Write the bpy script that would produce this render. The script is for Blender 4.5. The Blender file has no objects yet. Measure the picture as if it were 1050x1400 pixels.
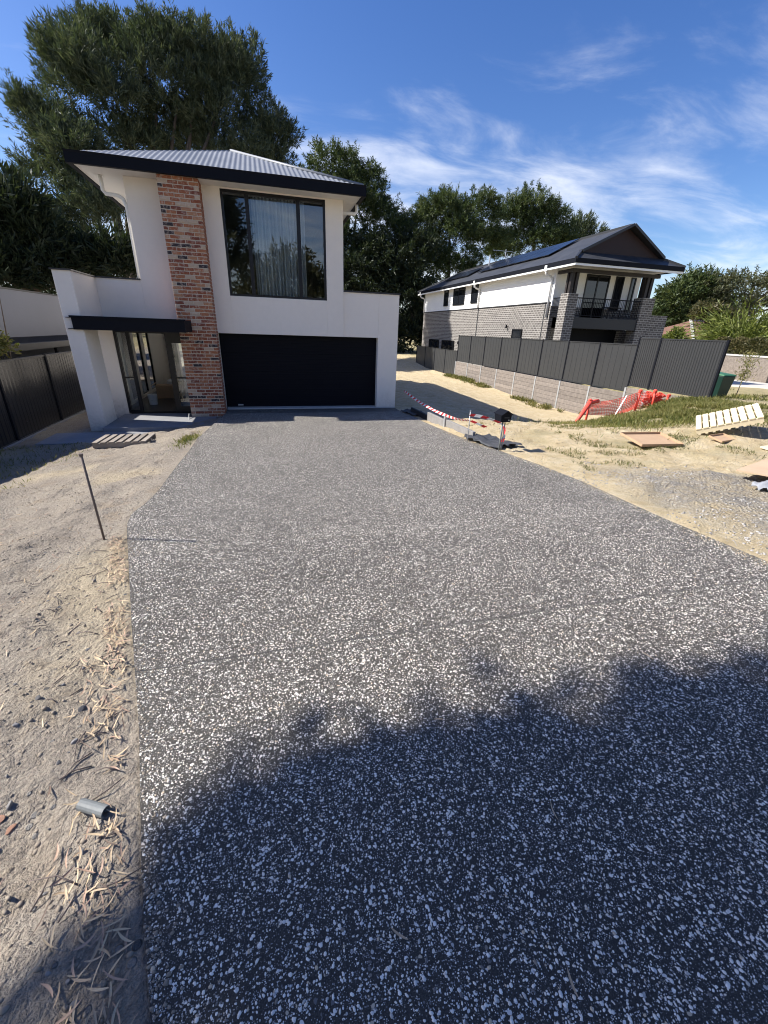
import bpy, bmesh, math, random
import numpy as np
from mathutils import Vector, Matrix

random.seed(7); rng = np.random.default_rng(7)
SC = bpy.context.scene
COL = SC.collection
R = math.radians

# ------------------------------------------------------------------ camera, sky, sun, exposure
F, CX, CY, H = 570.0, 525.0, 700.0, 2.42
_d = np.array([478-CX, 2005-CY, F]); _d /= np.linalg.norm(_d)
_Z = -_d
_X = np.array([2770-CX, 535-CY, F]); _X -= _X.dot(_Z)*_Z; _X /= np.linalg.norm(_X)
_Y = np.cross(_Z, _X)
RM = np.stack([_X, _Y, _Z])
def at(px, py, Y):                      # a bearing and an elevation seen in the photo, at depth Y
    r = RM @ np.array([px-CX, py-CY, F]); r = r*Y/r[1]
    return Vector((r[0], r[1], r[2]+H))

cd = bpy.data.cameras.new('camera'); cam = bpy.data.objects.new('camera', cd); COL.objects.link(cam)
cd.sensor_fit = 'HORIZONTAL'; cd.sensor_width = 36; cd.lens = 36*F/1050
cd.clip_start = 0.05; cd.clip_end = 3000
m = Matrix(((RM[0,0], -RM[0,1], -RM[0,2], 0), (RM[1,0], -RM[1,1], -RM[1,2], 0), (RM[2,0], -RM[2,1], -RM[2,2], H), (0,0,0,1)))
cam.matrix_world = m
SC.camera = cam

SUN = Vector((-1.054, 0.33, 1.0)).normalized()
W = bpy.data.worlds.new('World'); SC.world = W; W.use_nodes = True
nt = W.node_tree; nt.nodes.clear()
def wn(t, **k):
    n = nt.nodes.new(t)
    for a, b in k.items(): setattr(n, a, b)
    return n
sky = wn('ShaderNodeTexSky', sky_type='NISHITA', sun_disc=False)
sky.sun_elevation = math.asin(SUN.z); sky.sun_rotation = math.atan2(SUN.x, SUN.y)
sky.air_density = 1.0; sky.dust_density = 0.7; sky.ozone_density = 2.2; sky.altitude = 100
tc = wn('ShaderNodeTexCoord'); sep = wn('ShaderNodeSeparateXYZ'); nt.links.new(tc.outputs['Generated'], sep.inputs[0])
def wmath(op, a, b=None, clamp=False):
    n = wn('ShaderNodeMath', operation=op, use_clamp=clamp)
    for i, v in enumerate((a, b)):
        if v is None: continue
        if isinstance(v, (int, float)): n.inputs[i].default_value = v
        else: nt.links.new(v, n.inputs[i])
    return n.outputs[0]
zz = wmath('ADD', wmath('MAXIMUM', sep.outputs[2], 0.0), 0.16)
u = wmath('DIVIDE', sep.outputs[0], zz); v = wmath('DIVIDE', sep.outputs[1], zz)
comb = wn('ShaderNodeCombineXYZ'); nt.links.new(u, comb.inputs[0]); nt.links.new(v, comb.inputs[1])
def wnoise(scale, detail, rough, loc, rot=0, sc=(1,1,1), dist=0.0):
    mp = wn('ShaderNodeMapping'); mp.inputs['Location'].default_value = loc; mp.inputs['Scale'].default_value = sc
    mp.inputs['Rotation'].default_value = (0, 0, rot)
    nt.links.new(comb.outputs[0], mp.inputs[0])
    n = wn('ShaderNodeTexNoise'); n.inputs['Scale'].default_value = scale; n.inputs['Detail'].default_value = detail
    n.inputs['Roughness'].default_value = rough; n.inputs['Distortion'].default_value = dist
    nt.links.new(mp.outputs[0], n.inputs['Vector']); return n.outputs['Fac']
big = wnoise(0.42, 2, 0.5, (4.3, 1.2, 0))
fine = wnoise(2.0, 7, 0.60, (1.0, 3.0, 0), rot=0.5, sc=(1.0, 1.9, 1), dist=0.5)
mid = wnoise(0.9, 4, 0.55, (9.0, 2.0, 0), rot=0.5, sc=(1.0, 1.5, 1), dist=0.3)
ramp = wn('ShaderNodeMapRange'); ramp.interpolation_type = 'SMOOTHSTEP'
s1 = wmath('ADD', wmath('MULTIPLY', fine, 0.42), wmath('ADD', wmath('MULTIPLY', mid, 0.33), wmath('MULTIPLY', big, 0.42)))
# cirrus is thicker towards the low sky
low = wmath('MULTIPLY', wmath('SUBTRACT', 1.0, wmath('MULTIPLY', sep.outputs[2], 2.2)), 0.24)
nt.links.new(wmath('ADD', s1, low), ramp.inputs['Value'])
ramp.inputs['From Min'].default_value = 0.635; ramp.inputs['From Max'].default_value = 0.92
ramp.inputs['To Min'].default_value = 0.0; ramp.inputs['To Max'].default_value = 0.80
hs = wn('ShaderNodeHueSaturation'); hs.inputs['Hue'].default_value = 0.515; hs.inputs['Saturation'].default_value = 1.30; hs.inputs['Value'].default_value = 1.0
nt.links.new(sky.outputs[0], hs.inputs['Color'])
mix = wn('ShaderNodeMixRGB'); nt.links.new(ramp.outputs[0], mix.inputs[0]); nt.links.new(hs.outputs[0], mix.inputs[1])
mix.inputs[2].default_value = (7.0, 7.2, 7.7, 1)
bg = wn('ShaderNodeBackground'); bg.inputs['Strength'].default_value = 0.092
nt.links.new(mix.outputs[0], bg.inputs['Color'])
wo = wn('ShaderNodeOutputWorld'); nt.links.new(bg.outputs[0], wo.inputs[0])

sd = bpy.data.lights.new('sun', 'SUN'); sd.energy = 5.0; sd.angle = R(0.53); sd.color = (1.0, 0.96, 0.90)
so = bpy.data.objects.new('sun', sd); COL.objects.link(so); so.location = SUN*60
so.rotation_euler = (-SUN).to_track_quat('-Z', 'Y').to_euler()
SC.view_settings.view_transform = 'Standard'; SC.view_settings.look = 'None'
SC.view_settings.exposure = 0.86; SC.view_settings.gamma = 1; SC.view_settings.use_curve_mapping = False
SC.render.engine = 'CYCLES'; SC.cycles.use_denoising = True; SC.cycles.filter_width = 1.05; SC.cycles.max_bounces = 6; SC.cycles.diffuse_bounces = 3; SC.cycles.glossy_bounces = 3; SC.cycles.transparent_max_bounces = 12

# ------------------------------------------------------------------ helpers
ORI = {}
def tag(o, label=None, cat=None, group=None, kind=None):
    if label: o['label'] = label
    if cat: o['category'] = cat
    if group: o['group'] = group
    if kind: o['kind'] = kind
    return o
def thing(name, label, cat, loc=(0,0,0), group=None):
    o = bpy.data.objects.new(name, None); COL.objects.link(o); o.location = loc; o.empty_display_size = 0.2
    ORI[o.name] = Vector(loc); return tag(o, label, cat, group)
def link(name, me, parent=None, loc=None):
    o = bpy.data.objects.new(name, me); COL.objects.link(o)
    if parent is not None: o.parent = parent
    if loc is not None: o.location = loc
    return o

class MB:
    def __init__(s): s.v = []; s.f = []; s.mi = []
    def add(s, vs, fs, mi=0):
        b = len(s.v); s.v += [tuple(p) for p in vs]; s.f += [tuple(i+b for i in f) for f in fs]; s.mi += [mi]*len(fs); return s
    def box(s, x0, x1, y0, y1, z0, z1, mi=0):
        return s.add([(x0,y0,z0),(x1,y0,z0),(x1,y1,z0),(x0,y1,z0),(x0,y0,z1),(x1,y0,z1),(x1,y1,z1),(x0,y1,z1)],
                     [(0,3,2,1),(4,5,6,7),(0,1,5,4),(1,2,6,5),(2,3,7,6),(3,0,4,7)], mi)
    def obox(s, c, dx, dy, dz, mi=0):      # centre and three half-axis vectors
        c, dx, dy, dz = map(Vector, (c, dx, dy, dz)); vs = []
        for k in (-1, 1):
            for a, b in ((-1,-1),(1,-1),(1,1),(-1,1)): vs.append(c+dx*a+dy*b+dz*k)
        return s.add(vs, [(0,3,2,1),(4,5,6,7),(0,1,5,4),(1,2,6,5),(2,3,7,6),(3,0,4,7)], mi)
    def bar(s, p, q, w, h, up=(0,0,1), mi=0):
        p, q = Vector(p), Vector(q); d = (q-p); l = d.length; d.normalize(); side = d.cross(Vector(up))
        if side.length < 1e-4: side = d.cross(Vector((1,0,0)))
        side.normalize(); u2 = side.cross(d)
        return s.obox((p+q)/2, d*(l/2), side*(w/2), u2*(h/2), mi)
    def tube(s, pts, rad, n=8, cap=True, mi=0):
        pts = [Vector(p) for p in pts]; rads = rad if isinstance(rad, (list, tuple)) else [rad]*len(pts)
        rings = []; prev = None
        for i, p in enumerate(pts):
            d = (pts[min(i+1, len(pts)-1)]-pts[max(i-1, 0)]).normalized()
            a = prev if prev is not None else (Vector((1,0,0)) if abs(d.x) < .8 else Vector((0,1,0)))
            a = (a-d*a.dot(d)).normalized(); prev = a; b = d.cross(a)
            rings.append([p+(a*math.cos(2*math.pi*k/n)+b*math.sin(2*math.pi*k/n))*rads[i] for k in range(n)])
        vs = [q for r_ in rings for q in r_]; fs = []
        for i in range(len(pts)-1):
            for k in range(n): fs.append((i*n+k, i*n+(k+1)%n, (i+1)*n+(k+1)%n, (i+1)*n+k))
        if cap: fs.append(tuple(range(n-1, -1, -1))); fs.append(tuple((len(pts)-1)*n+k for k in range(n)))
        return s.add(vs, fs, mi)
    def prism(s, poly, axis, a, b, mi=0):   # polygon in the two other axes, extruded a..b along axis
        def P(u, v, w): return {'x': (w,u,v), 'y': (u,w,v), 'z': (u,v,w)}[axis]
        n = len(poly); vs = [P(u,v,a) for u,v in poly]+[P(u,v,b) for u,v in poly]
        fs = [tuple(range(n)), tuple(range(2*n-1, n-1, -1))]+[(i,(i+1)%n,n+(i+1)%n,n+i) for i in range(n)]
        return s.add(vs, fs, mi)
    def mesh(s, name, mats, off=(0,0,0), smooth=False, fix=True):
        me = bpy.data.meshes.new(name); o = Vector(off)
        me.from_pydata([tuple(Vector(p)-o) for p in s.v], [], s.f)
        for mm in (mats if isinstance(mats, (list, tuple)) else [mats]): me.materials.append(mm)
        if any(s.mi): me.polygons.foreach_set('material_index', s.mi)
        if fix:
            bm = bmesh.new(); bm.from_mesh(me); bmesh.ops.recalc_face_normals(bm, faces=bm.faces); bm.to_mesh(me); bm.free()
        if smooth: me.polygons.foreach_set('use_smooth', [True]*len(me.polygons))
        me.update(); return me
    def build(s, name, mats, parent=None, smooth=False, bevel=0, kind=None, fix=True):
        off = ORI[parent.name] if parent is not None else Vector((0,0,0))
        o = link(name, s.mesh(name, mats, off, smooth, fix), parent); ORI[o.name] = off
        if bevel:
            b = o.modifiers.new('b', 'BEVEL'); b.width = bevel; b.segments = 2; b.limit_method = 'ANGLE'; b.angle_limit = R(40)
        if kind: o['kind'] = kind
        return o
def np_mesh(name, verts, tris, mats, midx=None, smooth=False):
    me = bpy.data.meshes.new(name); n = len(tris); k = tris.shape[1]
    me.vertices.add(len(verts)); me.vertices.foreach_set('co', np.ascontiguousarray(verts, dtype=np.float32).ravel())
    me.loops.add(n*k); me.loops.foreach_set('vertex_index', np.ascontiguousarray(tris, dtype=np.int32).ravel())
    me.polygons.add(n); me.polygons.foreach_set('loop_start', np.arange(0, n*k, k, dtype=np.int32)); me.polygons.foreach_set('loop_total', np.full(n, k, dtype=np.int32))
    for mm in (mats if isinstance(mats, (list, tuple)) else [mats]): me.materials.append(mm)
    if midx is not None: me.polygons.foreach_set('material_index', np.ascontiguousarray(midx, dtype=np.int32))
    if smooth: me.polygons.foreach_set('use_smooth', np.ones(n, dtype=bool))
    me.update(calc_edges=True); me.validate(); return me

# ------------------------------------------------------------------ materials
class NT:
    def __init__(s, name):
        s.m = bpy.data.materials.new(name); s.m.use_nodes = True; s.t = s.m.node_tree; s.t.nodes.clear()
        s.out = s.n('ShaderNodeOutputMaterial'); s._tc = None
    def n(s, t, **k):
        n = s.t.nodes.new(t)
        for a, b in k.items(): setattr(n, a, b)
        return n
    def set(s, sock, v):
        if v is None: return
        if hasattr(v, 'links') or hasattr(v, 'is_output'): s.t.links.new(v, sock)
        elif isinstance(v, (tuple, list)) and len(v) == 3 and sock.type == 'RGBA': sock.default_value = (*v, 1)
        else: sock.default_value = v
    def tc(s):
        if s._tc is None: s._tc = s.n('ShaderNodeTexCoord')
        return s._tc.outputs['Object']
    def pos(s): return s.n('ShaderNodeNewGeometry').outputs['Position']
    def noise(s, scale, detail=4, rough=.55, vec=None, sc=None, dist=0, col=False):
        v = vec if vec is not None else s.tc()
        if sc:
            mp = s.n('ShaderNodeMapping'); mp.inputs['Scale'].default_value = sc; s.t.links.new(v, mp.inputs[0]); v = mp.outputs[0]
        n = s.n('ShaderNodeTexNoise'); s.t.links.new(v, n.inputs['Vector'])
        n.inputs['Scale'].default_value = scale; n.inputs['Detail'].default_value = detail; n.inputs['Roughness'].default_value = rough; n.inputs['Distortion'].default_value = dist
        return n.outputs['Color' if col else 'Fac']
    def vor(s, scale, vec=None, feature='F1', rnd=1.0):
        n = s.n('ShaderNodeTexVoronoi', feature=feature); s.t.links.new(vec if vec is not None else s.tc(), n.inputs['Vector'])
        n.inputs['Scale'].default_value = scale; n.inputs['Randomness'].default_value = rnd; return n
    def math(s, op, a, b=None, c=None, clamp=False):
        n = s.n('ShaderNodeMath', operation=op, use_clamp=clamp)
        for i, v in enumerate((a, b, c)): s.set(n.inputs[i], v)
        return n.outputs[0]
    def mr(s, v, a, b, c=0., d=1., smooth=False):
        n = s.n('ShaderNodeMapRange'); n.interpolation_type = 'SMOOTHSTEP' if smooth else 'LINEAR'
        for k, x in zip(('Value','From Min','From Max','To Min','To Max'), (v,a,b,c,d)): s.set(n.inputs[k], x)
        return n.outputs[0]
    def mix(s, f, a, b, blend='MIX'):
        n = s.n('ShaderNodeMixRGB', blend_type=blend); s.set(n.inputs[0], f); s.set(n.inputs[1], a); s.set(n.inputs[2], b); return n.outputs[0]
    def ramp(s, v, stops, interp='LINEAR'):
        n = s.n('ShaderNodeValToRGB'); s.t.links.new(v, n.inputs[0]); cr = n.color_ramp; cr.interpolation = interp
        while len(cr.elements) < len(stops): cr.elements.new(0.5)
        for e, (p, c) in zip(cr.elements, stops): e.position = p; e.color = (*c, 1)
        return n.outputs[0]
    def bump(s, h, strength=.3, dist=.01, normal=None):
        n = s.n('ShaderNodeBump'); n.inputs['Strength'].default_value = strength; n.inputs['Distance'].default_value = dist
        s.t.links.new(h, n.inputs['Height'])
        if normal is not None: s.t.links.new(normal, n.inputs['Normal'])
        return n.outputs[0]
    def bsdf(s, col, rough=.7, normal=None, metal=0, spec=.4, **k):
        b = s.n('ShaderNodeBsdfPrincipled'); s.set(b.inputs['Base Color'], col); s.set(b.inputs['Roughness'], rough)
        s.set(b.inputs['Metallic'], metal); s.set(b.inputs['Specular IOR Level'], spec)
        if normal is not None: s.set(b.inputs['Normal'], normal)
        for a, v in k.items(): s.set(b.inputs[a.replace('_', ' ')], v)
        s.t.links.new(b.outputs[0], s.out.inputs[0]); return b
    def rand(s): return s.n('ShaderNodeObjectInfo').outputs['Random']

def plain(name, col, rough=.65, var=.12, scale=3., bump=.0, bscale=60., metal=0., spec=.4, rnd=0., grain=None):
    t = NT(name); c = Vector(col)
    f = t.noise(scale, 5, .6); f2 = t.noise(scale*9, 3, .6, sc=grain) if grain else t.noise(scale*9, 3, .6)
    f = t.math('ADD', t.math('MULTIPLY', f, .6), t.math('MULTIPLY', f2, .4))
    colr = t.ramp(f, [(.3, tuple(c*(1-var))), (.7, tuple(c*(1+var)))])
    if rnd:
        k = t.mr(t.rand(), 0, 1, 1-rnd, 1+rnd); cc = t.n('ShaderNodeCombineXYZ')
        for i in range(3): t.set(cc.inputs[i], k)
        colr = t.mix(1.0, colr, cc.outputs[0], 'MULTIPLY')
    nrm = t.bump(t.noise(bscale, 3, .6), bump, .004) if bump else None
    rv = .08 if rough > .5 else .02
    t.bsdf(colr, t.mr(f2, .2, .8, rough-rv, min(1, rough+rv)), nrm, metal, spec); return t.m

M = {}
def render_mat(name, col):
    t = NT(name); c = Vector(col)
    st = t.noise(.55, 5, .6, sc=(1,1,.35)); fi = t.noise(9, 4, .6)
    f = t.math('ADD', t.math('MULTIPLY', st, .7), t.math('MULTIPLY', fi, .3))
    col2 = t.ramp(f, [(.3, tuple(c*.93)), (.6, tuple(c)), (.8, tuple(c*1.03))])
    sp = t.n('ShaderNodeSeparateXYZ'); t.t.links.new(t.tc(), sp.inputs[0])
    dirt = t.math('MULTIPLY', t.mr(t.math('ADD', sp.outputs[2], t.math('MULTIPLY', t.noise(2.2, 5, .65), -.8)), .15, -.55, 0, 1, True), t.mr(t.noise(14, 4, .6), .3, .7, .3, 1))
    col2 = t.mix(t.math('MULTIPLY', dirt, .5), col2, (.36,.29,.22))
    t.bsdf(col2, .85, t.bump(t.noise(180, 2, .6), .25, .002), 0, .25); return t.m
M['render'] = render_mat('white_render', (.83, .765, .685))
M['soffit'] = plain('soffit_paint', (.74, .71, .66), .7, .03, 1.2)
M['nb_render'] = render_mat('grey_render', (.20, .21, .24))
M['black'] = plain('black_powdercoat', (.006, .007, .011), .6, .15, 2, spec=.12)
M['charcoal'] = plain('charcoal_steel', (.020, .021, .024), .5, .12, 1.5)
M['door_panel'] = plain('garage_door_steel', (.004, .0046, .008), .6, .18, .9, spec=.12, grain=(.3, 1, 6))
M['alu_black'] = plain('black_window_frame', (.006, .006, .008), .35, .1, 3)
M['pvc_white'] = plain('white_pipe_paint', (.78, .77, .74), .4, .04, 3)
M['white_paint'] = plain('white_weatherboard', (.82, .82, .80), .6, .04, 1.1)
M['capping'] = plain('dark_flashing', (.03, .031, .034), .45, .1, 2)

t = NT('corrugated_steel')
f = t.noise(.6, 4, .6)
t.bsdf(t.ramp(f, [(.3, (.17,.18,.195)), (.7, (.22,.23,.245))]), .5, None, .0, .4); M['roof'] = t.m
t = NT('flat_roof_tiles')
f = t.noise(1.2, 4, .6)
wv = t.n('ShaderNodeTexWave', wave_type='BANDS', bands_direction='Z'); t.t.links.new(t.tc(), wv.inputs['Vector']); wv.inputs['Scale'].default_value = 3.3; wv.inputs['Distortion'].default_value = .3
t.bsdf(t.ramp(f, [(.3, (.028,.03,.034)), (.7, (.05,.052,.058))]), .55, t.bump(wv.outputs['Fac'], .5, .02), 0, .4); M['tile'] = t.m

# recycled red brick, colour differs brick by brick
t = NT('recycled_brick')
r_ = t.rand(); n1 = t.noise(14, 5, .65, vec=t.pos()); n2 = t.noise(70, 4, .6, vec=t.pos())
base = t.ramp(r_, [(0, (.27,.09,.048)), (.2, (.36,.145,.072)), (.36, (.20,.068,.045)), (.48, (.31,.115,.06)), (.62, (.40,.20,.11)), (.70, (.23,.078,.05)), (.78, (.48,.36,.26)), (.94, (.05,.042,.045)), (1.0, (.032,.03,.035))], 'CONSTANT')
base = t.mix(t.mr(n1, .50, .68, 0, .6), base, (.58,.46,.37)); base = t.mix(t.mr(n2, .58, .8, 0, .4), base, (.09,.05,.045))
t.bsdf(base, .9, t.bump(t.math('ADD', n2, n1), .5, .004), 0, .2); M['brick'] = t.m
M['mortar'] = plain('pale_mortar', (.54,.46,.37), .95, .18, 12, .5, 120)

def brickwall(name, c1, c2, mortar, sx=1):
    t = NT(name); g = t.pos(); sp = t.n('ShaderNodeSeparateXYZ'); t.t.links.new(g, sp.inputs[0])
    cb = t.n('ShaderNodeCombineXYZ'); t.set(cb.inputs[0], t.math('ADD', sp.outputs[0], sp.outputs[1])); t.set(cb.inputs[1], sp.outputs[2])
    b = t.n('ShaderNodeTexBrick'); t.t.links.new(cb.outputs[0], b.inputs['Vector'])
    b.inputs['Color1'].default_value = (*c1, 1); b.inputs['Color2'].default_value = (*c2, 1); b.inputs['Mortar'].default_value = (*mortar, 1)
    b.inputs['Scale'].default_value = 1; b.inputs['Brick Width'].default_value = .30; b.inputs['Row Height'].default_value = .12
    b.inputs['Mortar Size'].default_value = .018; b.inputs['Bias'].default_value = -.1; b.inputs['Mortar Smooth'].default_value = .3
    n = t.noise(3, 4, .6, vec=g)
    t.bsdf(t.mix(t.mr(n, .3, .7, 0, .35), b.outputs['Color'], c1), .85, t.bump(b.outputs['Fac'], -.4, .01), 0, .3); return t.m
M['nb_brick'] = brickwall('speckled_grey_brick', (.15,.135,.12), (.06,.053,.05), (.40,.38,.35))

t = NT('pane_glass')
fr = t.n('ShaderNodeFresnel'); fr.inputs[0].default_value = 1.5
tr = t.n('ShaderNodeBsdfTransparent'); tr.inputs[0].default_value = (.80,.84,.85,1)
gl = t.n('ShaderNodeBsdfGlossy'); gl.inputs['Roughness'].default_value = .0; gl.inputs[0].default_value = (.95,.97,1,1)
nz = t.bump(t.noise(.8, 2, .5), .02, .02); t.t.links.new(nz, gl.inputs['Normal'])
mx = t.n('ShaderNodeMixShader'); t.t.links.new(t.math('ADD', t.math('MULTIPLY', fr.outputs[0], 1.4), .03, clamp=True), mx.inputs[0]); t.t.links.new(tr.outputs[0], mx.inputs[1]); t.t.links.new(gl.outputs[0], mx.inputs[2])
t.t.links.new(mx.outputs[0], t.out.inputs[0]); M['glass'] = t.m
M['dark_glass'] = plain('dark_window_glass', (.012,.014,.018), .06, .1, 2, spec=.7)
M['solar'] = plain('solar_cells', (.010,.012,.020), .25, .1, 4, spec=.8)
M['curtain'] = plain('sheer_curtain', (.85,.85,.85), .9, .04, 4)
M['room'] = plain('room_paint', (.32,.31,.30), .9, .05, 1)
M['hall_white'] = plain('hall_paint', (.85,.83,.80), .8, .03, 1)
M['timber_floor'] = plain('dark_timber_floor', (.06,.045,.035), .35, .3, 3, grain=(6,.4,1))
M['gable'] = plain('dark_red_gable', (.022,.008,.008), .6, .2, 3)
M['post_brown'] = plain('dark_brown_post', (.022,.017,.016), .55, .2, 3)
M['concrete'] = plain('pale_concrete', (.44,.43,.41), .9, .14, 5, .4, 90)
M['edging'] = plain('grey_concrete_sleeper', (.22,.21,.20), .9, .2, 6, .4, 60)
M['concrete_dark'] = plain('porch_concrete', (.24,.24,.245), .85, .15, 3, .3, 90)
M['galv'] = plain('galvanised_steel', (.46,.47,.48), .45, .12, 6, metal=.5)
M['sleeper'] = plain('textured_grey_sleeper', (.20,.172,.15), .95, .38, 7, .8, 28, rnd=.16, grain=(1,.35,4))
M['fence'] = plain('charcoal_fence_sheet', (.036,.037,.038), .42, .08, 1)
M['fence_left'] = plain('black_fence_sheet', (.009,.0095,.0105), .26, .1, 1, spec=.6)
M['fence_rail'] = plain('fence_rail_steel', (.030,.031,.032), .42, .08, 1)
M['rust'] = plain('weathered_steel', (.13,.10,.085), .7, .4, 20, .4, 120)
M['pallet'] = plain('pale_pallet_timber', (.62,.53,.36), .85, .16, 2.5, .4, 60, rnd=.12, grain=(12,1,12))
M['pallet_grey'] = plain('weathered_pallet_timber', (.26,.225,.185), .9, .25, 3, .4, 60, rnd=.15, grain=(12,1,12))
M['cardboard'] = plain('brown_cardboard', (.43,.29,.18), .9, .12, 5)
M['ply'] = plain('brown_plywood', (.46,.33,.22), .85, .15, 2.5, .2, 40, grain=(1,9,1))
M['geo'] = plain('black_membrane', (.045,.047,.052), .6, .3, 6, .4, 30)
M['geo_grey'] = plain('grey_membrane', (.26,.27,.29), .75, .25, 7, .4, 30)
M['red'] = plain('red_tape', (.62,.03,.035), .45, .1, 5)
M['tapewhite'] = plain('white_tape', (.80,.79,.77), .45, .05, 5)
M['mesh_red'] = plain('orange_red_mesh', (.82,.09,.06), .5, .18, 5)
M['binbody'] = plain('dark_green_plastic', (.008,.030,.022), .45, .1, 3)
M['binlid'] = plain('green_plastic', (.035,.13,.06), .45, .1, 3)
M['pvc_grey'] = plain('grey_pipe', (.20,.21,.20), .5, .2, 12)
M['terracotta'] = plain('brown_roof_tile', (.16,.085,.06), .8, .25, 3)
M['stonewall'] = plain('rubble_stone', (.20,.17,.145), .95, .5, 9, .8, 18)
M['bitumen'] = plain('street_asphalt', (.06,.06,.062), .9, .15, 3, .3, 90)
M['footpath'] = plain('pale_footpath', (.50,.47,.41), .9, .08, 2)
M['bucket'] = plain('white_plastic', (.72,.72,.70), .4, .05, 5)
M['curtain_dark'] = plain('dark_balcony_seat', (.03,.028,.03), .7, .1, 5)

# exposed aggregate
t = NT('exposed_aggregate')
P = t.pos()
wob = t.noise(22, 2, .5, vec=P, col=True)
wv = t.n('ShaderNodeVectorMath', operation='MULTIPLY_ADD'); t.t.links.new(wob, wv.inputs[0]); wv.inputs[1].default_value = (.016,.016,0); t.t.links.new(P, wv.inputs[2])
clus = t.mr(t.math('ADD', t.math('MULTIPLY', t.noise(13, 3, .6, vec=P), .6), t.math('MULTIPLY', t.noise(3.5, 3, .6, vec=P), .4)), .38, .62, .80, 1.20)
def stones(scale, vec, rmin, rmax, pres):
    a = t.vor(scale, vec); sp = t.n('ShaderNodeSeparateColor'); t.t.links.new(a.outputs['Color'], sp.inputs[0])
    rad = t.mr(sp.outputs[0], 0, 1, rmin, rmax)
    inside = t.mr(t.math('SUBTRACT', rad, a.outputs['Distance']), 0, .07, 0, 1, True)
    on = t.math('LESS_THAN', sp.outputs[1], t.math('MULTIPLY', clus, pres))
    return t.math('MULTIPLY', inside, on), sp.outputs[2]
sA, cA = stones(66, wv.outputs[0], .16, .46, .20)
sB, cB = stones(125, wv.outputs[0], .20, .48, .40)
sC, cC = stones(230, P, .25, .5, .5)
fine_n = t.noise(260, 2, .6, vec=P); lowf = t.noise(.7, 4, .55, vec=P)
mat_c = t.ramp(fine_n, [(.3, (.024,.0215,.0185)), (.7, (.072,.064,.054))])
pal = [(0, (.84,.77,.66)), (.30, (.70,.66,.59)), (.50, (.87,.82,.73)), (.68, (.48,.45,.40)), (.76, (.74,.66,.54)), (.87, (.15,.14,.13)), (.94, (.56,.45,.31)), (.98, (.25,.21,.16))]
col = t.mix(t.math('MULTIPLY', sC, .85), mat_c, t.ramp(cC, [(0, (.52,.50,.46)), (.55, (.20,.19,.18)), (.8, (.42,.37,.30))], 'CONSTANT'))
col = t.mix(sB, col, t.ramp(cB, pal, 'CONSTANT'))
col = t.mix(sA, col, t.ramp(cA, pal, 'CONSTANT'))
lf = t.mr(lowf, .3, .7, .86, 1.08); cc = t.n('ShaderNodeCombineXYZ')
for i in range(3): t.set(cc.inputs[i], lf)
col = t.mix(1.0, col, cc.outputs[0], 'MULTIPLY')
hh = t.math('ADD', t.math('MULTIPLY', t.math('MAXIMUM', sA, t.math('MULTIPLY', sB, .7)), 1.0), t.math('MULTIPLY', fine_n, .5))
anyS = t.math('MAXIMUM', sA, sB)
t.bsdf(col, t.mr(anyS, 0, 1, .8, .5), t.bump(hh, .55, .004), 0, .35); M['agg'] = t.m
t = NT('concrete_slab_edge'); t.bsdf(t.ramp(t.noise(40, 4, .6), [(.3, (.24,.23,.21)), (.7, (.36,.34,.31))]), .95); M['slab_edge'] = t.m
t = NT('aggregate_pebble')
rn = t.n('ShaderNodeAttribute', attribute_name='rnd').outputs['Fac']
t.bsdf(t.ramp(rn, pal, 'CONSTANT'), .5, t.bump(t.noise(300, 2, .5), .2, .001), 0, .4); M['pebble'] = t.m

# natural ground: tints painted per vertex where the soil itself changes
t = NT('sandy_ground'); P = t.pos()
zone = t.n('ShaderNodeAttribute', attribute_name='zone'); zs = t.n('ShaderNodeSeparateColor'); t.t.links.new(zone.outputs['Color'], zs.inputs[0])
nA = t.noise(1.1, 6, .62, vec=P); nB = t.noise(9, 6, .65, vec=P); nC = t.noise(60, 4, .65, vec=P); nD = t.noise(3.2, 5, .6, vec=P, dist=.6)
soil = t.ramp(nA, [(.28, (.36,.31,.25)), (.5, (.47,.405,.325)), (.72, (.58,.50,.39))])
nE = t.noise(24, 5, .7, vec=P); nF = t.noise(130, 3, .7, vec=P)
soil = t.mix(t.mr(nD, .55, .75, 0, .55), soil, (.40,.29,.175)); soil = t.mix(t.mr(nB, .55, .75, 0, .45), soil, (.20,.17,.14))
sand = t.ramp(nD, [(.3, (.58,.445,.245)), (.5, (.72,.58,.355)), (.72, (.80,.68,.46))]); sand = t.mix(t.mr(nB, .52, .75, 0, .5), sand, (.36,.27,.15))
gv = t.vor(34, P); gsp = t.n('ShaderNodeSeparateColor'); t.t.links.new(gv.outputs['Color'], gsp.inputs[0])
grav = t.ramp(gsp.outputs[0], [(0, (.32,.30,.28)), (.4, (.50,.48,.44)), (.7, (.40,.37,.32)), (1, (.62,.59,.54))]); grav = t.mix(t.mr(gv.outputs['Distance'], .25, .6, 0, .6), grav, (.20,.17,.13))
gw = t.math('MULTIPLY', zs.outputs[1], t.mr(t.math('ADD', nD, t.math('MULTIPLY', nB, .5)), .55, .85, .35, 1.0))
grassc = t.ramp(nB, [(.3, (.17,.17,.06)), (.6, (.30,.27,.12)), (.75, (.48,.40,.22))])
col = t.mix(zs.outputs[0], soil, sand); col = t.mix(gw, col, grav)
col = t.mix(t.math('MULTIPLY', zs.outputs[2], t.mr(t.math('ADD', nD, t.math('MULTIPLY', nB, .6)), .55, .95, .15, 1)), col, grassc)
dk = t.mr(zs.outputs[0], 0, 1, 1, .45)
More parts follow.
